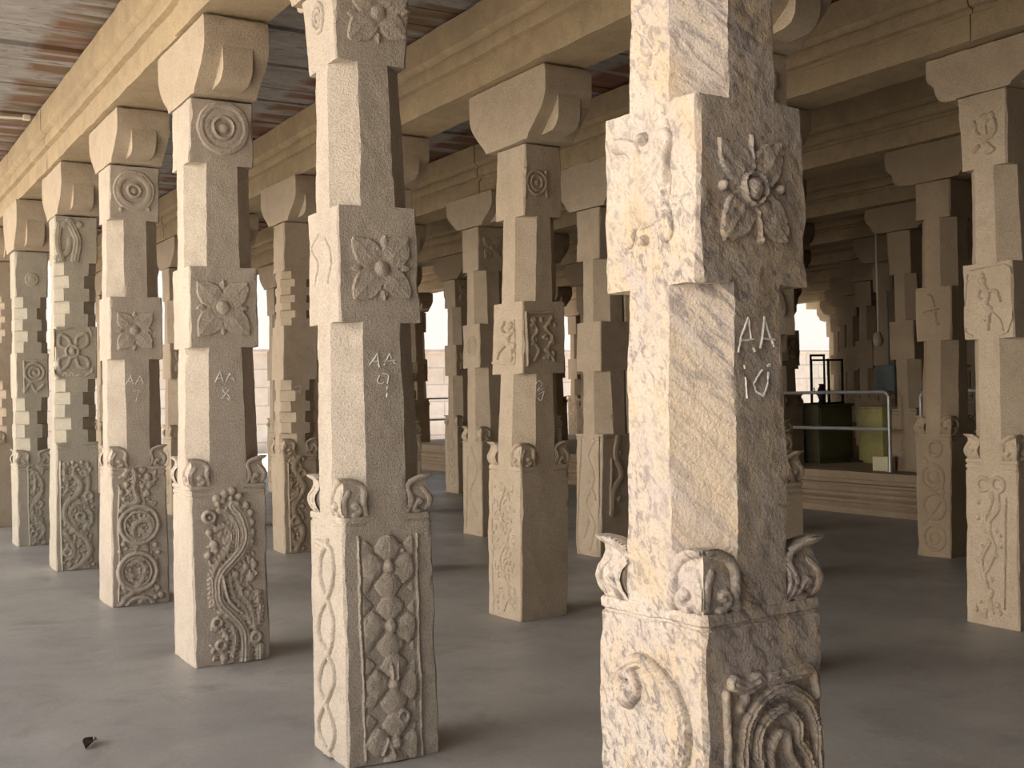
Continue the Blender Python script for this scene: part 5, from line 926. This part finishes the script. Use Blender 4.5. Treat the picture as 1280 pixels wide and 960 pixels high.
# ---- ceiling slabs
parts = []
yl = [-2.35] + [row_y(j) for j in ROWS] + [HALL_Y1]
rr = random.Random(3)
for a, b in zip(yl[:-1], yl[1:]):
    x = HALL_X0
    while x < HALL_X1 + .3:
        w = rr.uniform(.30, .52); dz = rr.uniform(.002, .035)
        parts.append(box(x, x + w - .012, a + .004, b - .004, CEIL_Z + dz, CEIL_Z + .28, 0))
        x += w
V, F = join(parts)
tag(mesh_obj('ceiling', V, F, 'ceil', None, 30, smooth=False), kind='structure')

# ---- floor, platform, outdoors
V, F = box(HALL_X0, HALL_X1 + .3, -2.6, HALL_Y1, -.35, 0, 0)
tag(mesh_obj('floor', V, F, 'floor', None, smooth=False), kind='structure')
PF = [(0, 0), (-.16, 0), (-.16, .07), (-.13, .09), (-.11, .115), (-.13, .135), (-.13, .165), (-.08, .18), (-.06, .20), (-.06, .235), (-.085, .25), (-.095, .28), (-.085, .305), (-.06, .32), (-.06, .34), (-.11, .36), (-.11, .40), (-.125, .41), (-.125, .495), (-.11, .50), (0, .50)]
def platform():
    py0 = PLAT_Y
    V, F = [], []; m = len(PF); xs = np.linspace(HALL_X0 + .01, HALL_X1 + .25, 90)
    loop = PF + [(HALL_Y1 - py0 - .05, .50), (HALL_Y1 - py0 - .05, 0)]
    m = len(loop)
    for x in xs:
        for a, b in loop:
            d = nvec(Vector((x * 3, a * 9, b * 9))) * .008 if a < 1 and b > .01 else Vector()
            V.append(Vector((x, py0 + a + d.y, b + min(0, d.z * .4))))
    for i in range(len(xs) - 1):
        for k in range(m): F.append((i * m + k, i * m + (k + 1) % m, (i + 1) * m + (k + 1) % m, (i + 1) * m + k))
    F.append(tuple(range(m))); F.append(tuple((len(xs) - 1) * m + k for k in range(m))[::-1])
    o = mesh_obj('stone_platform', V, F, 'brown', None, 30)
    tag(o, kind='structure')
platform()
V, F = box(HALL_X0, HALL_X1 + .3, HALL_Y1, HALL_Y1 + .4, 0, 4.5, 0)
tag(mesh_obj('wall_back', V, F, 'brown', None, smooth=False), kind='structure')
V, F = box(HALL_X0 - .4, HALL_X0, -2.6, HALL_Y1 + .4, 0, 4.5, 0)
tag(mesh_obj('shade_wall_near', V, F, 'brown', None, smooth=False), kind='structure')  # unseen wall, added to cut the sky light from behind the camera
V, F = box(HALL_X0, SHADE_WALL_X, -2.7, -2.3, 0, 4.5, 0)
tag(mesh_obj('shade_wall_left', V, F, 'brown', None, smooth=False), kind='structure')  # unseen wall, added to block courtyard light and darken the right side
V, F = box(-60, 60, -60, 70, -.75, -.352, 0)
tag(mesh_obj('courtyard_ground', V, F, 'sand', None, smooth=False), kind='structure')
V, F = join([box(33, 33.8, -25, 60, -.36, 3.0, 0), box(32.9, 33.9, -25, 60, 3.0, 3.2, .03)])
tag(mesh_obj('wall_courtyard', V, F, 'wall', None, smooth=False), kind='structure')

# ---- ceiling conduit at the upper left
a, b = CONDUIT
V, F = join([tube([a, b], .014, 8), box(b[0] - .03, b[0] + .03, b[1] - .03, b[1] + .03, b[2] - .015, b[2] + .03, .004)])
tag(mesh_obj('conduit_pipe', V, F, 'pipe'), 'thin pale conduit pipe fixed to the ceiling slabs at upper left', 'pipe')

# ---- railing and furniture on the platform
def railing(x0, x1, y, z0, z1, z2, posts, name, label, group, elbow=None, axis='x'):
    root = empty(name, ((x0 + x1) / 2, y, z0) if axis == 'x' else (y, (x0 + x1) / 2, z0)); tag(root, label, 'railing', group)
    L = root.location
    T = lambda u, z: (Vector((u, y, z)) if axis == 'x' else Vector((y, u, z))) - Vector(L)
    r = .021
    for pname, z in (('top_rail', z1), ('middle_rail', z2)):
        pts = [T(x0, z), T(x1, z)]
        if pname == 'top_rail' and elbow == 'lo':
            pts = [T(x0, z - .09), T(x0 + .012, z - .045), T(x0 + .035, z - .015), T(x0 + .075, z), T(x1, z)]
        if pname == 'top_rail' and elbow == 'hi':
            pts = [T(x0, z), T(x1 - .075, z), T(x1 - .035, z - .015), T(x1 - .012, z - .045), T(x1, z - .09)]
        mesh_obj(pname, *tube(pts, r, 10), 'steel', root)
    for u in posts:
        V, F = join([tube([T(u, z0), T(u, z1 - (.05 if elbow else 0))], r, 10), tube([T(u, z0), T(u, z0 + .012)], .05, 12)])
        mesh_obj('post', V, F, 'steel', root)
railing(*RAIL_A[:2], RAIL_Y, PLAT_Z, 1.44, 1.0, [RAIL_A[0], RAIL_A[1]], 'pipe_railing', 'grey pipe railing along the platform edge, in front of the yellow panel', 'pipe railings', 'lo')
railing(*RAIL_B[:2], RAIL_Y, PLAT_Z, 1.44, 1.0, [RAIL_B[1], RAIL_B[0]], 'pipe_railing', 'grey pipe railing whose end shows right of the platform pillar', 'pipe railings', 'hi')
railing(6.6, 12.6, HALL_X1 - .15, 0.0, 1.42, .95, [6.6, 8.0, 9.6, 11.1, 12.6], 'pipe_railing', 'far pipe railing closing the bright opening at the end of the hall', 'pipe railings', None, 'y')

def thing(name, loc, label, cat, rot=0.0, group=None):
    return tag(empty(name, loc, rot), label, cat, group)
# dark olive cabinet with a glazed frame on it
c = thing('cabinet', (6.66, 9.72, PLAT_Z), 'dark olive cabinet on the platform under the black glazed frame', 'cabinet', math.radians(-80))
mesh_obj('body', *box(-.27, .27, -.2, .2, .05, .75, .01), 'olive', c); mesh_obj('top', *box(-.29, .29, -.22, .22, .75, .78, .006), 'olive', c); mesh_obj('plinth', *box(-.25, .25, -.18, .18, 0, .05, .004), 'olive', c)
mesh_obj('door', *box(-.25, .25, -.215, -.2, .08, .73, .004), 'olive', c)
c = thing('showcase', (6.66, 9.72, PLAT_Z + .78), 'black-framed glass showcase standing on the dark olive cabinet', 'showcase', math.radians(-80))
fr = [box(-.26 + dx, -.236 + dx, -.05, -.02, 0, .60, .003) for dx in (0, .22, .496)] + [box(-.26, .26, -.05, -.02, z_, z_ + .025, .003) for z_ in (0, .575)] + [box(x_, x_ + .05, -.05, .14, 0, .02, .003) for x_ in (-.27, .22)]
mesh_obj('frame', *join(fr), 'black', c); mesh_obj('glass_pane', *box(-.235, .235, -.038, -.032, .025, .575, 0), 'glass', c)
c = thing('showcase', (7.05, 9.90, PLAT_Z), 'taller thin black stand rising behind the glass showcase', 'stand', math.radians(-80))
c.name = 'metal_stand'
mesh_obj('frame', *join([box(-.2, -.178, -.012, .012, 0, 1.46, .003), box(.02, .042, -.012, .012, 0, 1.46, .003), box(-.2, .042, -.012, .012, 1.43, 1.46, .003), box(-.21, .05, -.12, .12, 0, .03, .004)]), 'black', c)
# small black figure of a pot with a spout on the cabinet edge
rings, zs = [], []
for z, r in ((0, .05), (.02, .055), (.05, .035), (.10, .05), (.16, .065), (.2, .05), (.24, .03), (.27, .04)):
    rings.append([(r * math.cos(a * math.pi / 8), r * math.sin(a * math.pi / 8)) for a in range(16)]); zs.append(z)
c = thing('water_pot', (6.535, 9.515, PLAT_Z + .78), 'small black metal pot standing on top of the dark olive cabinet', 'pot')
mesh_obj('body', *loft(rings, zs, 3, 0), 'black', c)
mesh_obj('spout', *tube([(.05, 0, .12), (.09, -.03, .16), (.10, -.04, .22)], [.018, .014, .01], 8), 'black', c)
c = thing('wooden_box', (7.45, 10.2, PLAT_Z), 'upright orange wooden box left of the dark cabinet', 'box', math.radians(-80))
mesh_obj('body', *box(-.16, .16, -.15, .15, 0, .70, .008), 'wood', c); mesh_obj('lid', *box(-.17, .17, -.16, .16, .70, .73, .005), 'wood', c)
c = thing('yellow_panel', (5.98, 9.98, PLAT_Z), 'dull yellow upright panel box on the platform behind the railing', 'panel', math.radians(23))
c.name = 'panel_box'
mesh_obj('body', *box(-.34, .34, -.14, .14, .03, .72, .01), 'yellow', c); mesh_obj('top_edge', *box(-.35, .35, -.15, .15, .72, .745, .006), 'yellow', c); mesh_obj('foot', *box(-.3, .3, -.1, .1, 0, .03, .003), 'yellow', c)
c = thing('carton', (5.10, 9.0, PLAT_Z), 'small cream carton at the foot of the railing post', 'box', 0.0)
mesh_obj('body', *box(-.115, .115, -.065, .065, 0, .165, .006), 'cream', c)
mesh_obj('flap', *box(-.115, .115, -.065, -.002, .165, .171, .002), 'cream', c); mesh_obj('flap', *box(-.115, .115, .002, .065, .165, .171, .002), 'cream', c)
c = thing('wooden_bench', (8.2, 11.4, PLAT_Z), 'low dark wooden bench beyond the dark cabinet', 'bench', math.radians(20))
mesh_obj('seat', *box(-.6, .6, -.16, .16, .42, .47, .006), 'wood', c)
for sx in (-.52, .52):
    for sy in (-.12, .12): mesh_obj('leg', *box(sx - .025, sx + .025, sy - .025, sy + .025, 0, .42, .004), 'wood', c)
c = thing('meter_box', METER, 'blue-grey metal box fixed to the side of a platform pillar', 'box')
mesh_obj('body', *box(-.17, .17, -.08, .08, 0, .36, .01), 'blue', c); mesh_obj('door', *box(-.15, .15, -.09, -.08, .02, .34, .004), 'blue', c)
mesh_obj('cable', *tube([(0, .02, .36), (0, .02, .9), (.02, .03, 1.4)], .012, 6), 'blue', c)
c = thing('hanging_lamp', LAMP, 'lamp with dusty glass shade hanging from the ceiling on a thin rod', 'lamp')
hl = CEIL_Z - LAMP[2]
mesh_obj('rod', *tube([(0, 0, .16), (0, 0, hl)], .012, 8), 'pipe', c)
rings, zs = [], []
for z, r in ((-.02, .03), (.0, .055), (.05, .07), (.10, .06), (.14, .04), (.17, .03)):
    rings.append([(r * math.cos(a * math.pi / 8), r * math.sin(a * math.pi / 8)) for a in range(16)]); zs.append(z)
mesh_obj('lamp_shade', *loft(rings, zs, 3, 0), 'bulb', c)

# a curled dry leaf on the floor at lower left
V, F = [], []
for i in range(13):
    s_ = i / 12; w_ = .026 * math.sin(math.pi * min(1, s_ * .95 + .03)) ** .8 + .0008
    for j_ in range(7):
        q = j_ / 6 * 2 - 1
        V.append(Vector((-.055 + .11 * s_, q * w_, .004 + .018 * q * q + .010 * math.sin(3 * s_))))
for i in range(12):
    for j_ in range(6): F.append((i * 7 + j_, i * 7 + j_ + 1, (i + 1) * 7 + j_ + 1, (i + 1) * 7 + j_))
n_ = len(V); V += [v + Vector((0, 0, -.003)) for v in V]; F += [tuple(n_ + a for a in f)[::-1] for f in F]
lf = thing('dry_leaf', (1.216, -.782, 0), 'small dark dry leaf lying on the cement floor at lower left', 'leaf', .5)
mesh_obj('blade', V, F, 'leaf', lf, 60); mesh_obj('stalk', *tube([(.05, 0, .008), (.075, .006, .006), (.09, .004, .004)], .0018, 6), 'leaf', lf)

# the hall was laid out with y going away to the right; turn it into Blender's axes
for o in list(COL.objects):
    if o.parent is None:
        o.location.y *= -1; o.rotation_euler.z *= -1

# ------------------------------------------------------------------ light
w = bpy.data.worlds.new('World'); scene.world = w; w.use_nodes = True
nt = w.node_tree; bg = nt.nodes['Background']
tc = nt.nodes.new('ShaderNodeTexCoord'); sp = nt.nodes.new('ShaderNodeSeparateXYZ'); nt.links.new(tc.outputs['Generated'], sp.inputs[0])
rp = ramp(nt, [(0.0, (0.5, 0.42, 0.33)), (0.47, (0.55, 0.47, 0.38)), (0.52, (1.0, 0.95, 0.88)), (0.75, (0.80, 0.88, 1.0)), (1.0, (0.62, 0.76, 1.0))])
mm = nt.nodes.new('ShaderNodeMath'); mm.operation = 'MULTIPLY_ADD'; mm.inputs[1].default_value = .5; mm.inputs[2].default_value = .5
nt.links.new(sp.outputs['Z'], mm.inputs[0]); nt.links.new(mm.outputs[0], rp.inputs['Fac'])
# hazy glow of the bright side of the sky, over the open courtyard
def vm(op, a, b):
    n = nt.nodes.new('ShaderNodeMath'); n.operation = op
    for i, v in enumerate((a, b)):
        if isinstance(v, (int, float)): n.inputs[i].default_value = v
        else: nt.links.new(v, n.inputs[i])
    return n.outputs[0]
dp = nt.nodes.new('ShaderNodeVectorMath'); dp.operation = 'DOT_PRODUCT'; nt.links.new(tc.outputs['Generated'], dp.inputs[0])
dp.inputs[1].default_value = Vector((GLOW_DIR[0], -GLOW_DIR[1], GLOW_DIR[2])).normalized()
gl = vm('MULTIPLY', vm('POWER', vm('MAXIMUM', dp.outputs['Value'], 0.0), GLOW_P), GLOW)
gm = nt.nodes.new('ShaderNodeMix'); gm.data_type = 'RGBA'; gm.blend_type = 'ADD'; gm.clamp_factor = False
nt.links.new(gl, gm.inputs['Factor']); nt.links.new(rp.outputs['Color'], gm.inputs['A']); gm.inputs['B'].default_value = (1.0, 0.89, 0.74, 1)
nt.links.new(gm.outputs['Result'], bg.inputs['Color']); bg.inputs['Strength'].default_value = WORLD
def sun(name, to, strength, ang, col):
    l = bpy.data.lights.new(name, 'SUN'); l.energy = strength; l.angle = math.radians(ang); l.color = col
    o = bpy.data.objects.new(name, l); link(o); o.rotation_euler = Vector(to).to_track_quat('Z', 'Y').to_euler(); return o
sun('sun', (SUN_DIR[0], -SUN_DIR[1], SUN_DIR[2]), SUN_E, SUN_A, (1.0, 0.91, 0.78))

# ------------------------------------------------------------------ camera
cd = bpy.data.cameras.new('camera'); cam = bpy.data.objects.new('camera', cd); link(cam)
f, yaw, pitch, roll, cx, cy, cz = 1416.33, 0.54997, 0.00695, -0.021444, -4.0868, -1.7910, 1.5320
cy = -cy
fw = Vector((math.cos(yaw) * math.cos(pitch), -math.sin(yaw) * math.cos(pitch), math.sin(pitch)))
rt = fw.cross(Vector((0, 0, 1))).normalized(); up = rt.cross(fw)
r2 = rt * math.cos(roll) + up * math.sin(roll); u2 = up * math.cos(roll) - rt * math.sin(roll)
cam.matrix_world = Matrix((( r2.x, u2.x, -fw.x, cx), (r2.y, u2.y, -fw.y, cy), (r2.z, u2.z, -fw.z, cz), (0, 0, 0, 1)))
cd.sensor_fit = 'HORIZONTAL'; cd.sensor_width = 36.0; cd.lens = f / 1280 * 36.0
cd.clip_start = 0.05; cd.clip_end = 300
scene.camera = cam
scene.view_settings.view_transform = 'Standard'; scene.view_settings.look = 'None'
scene.view_settings.exposure = EXPO; scene.view_settings.gamma = 1.0; scene.view_settings.use_curve_mapping = False
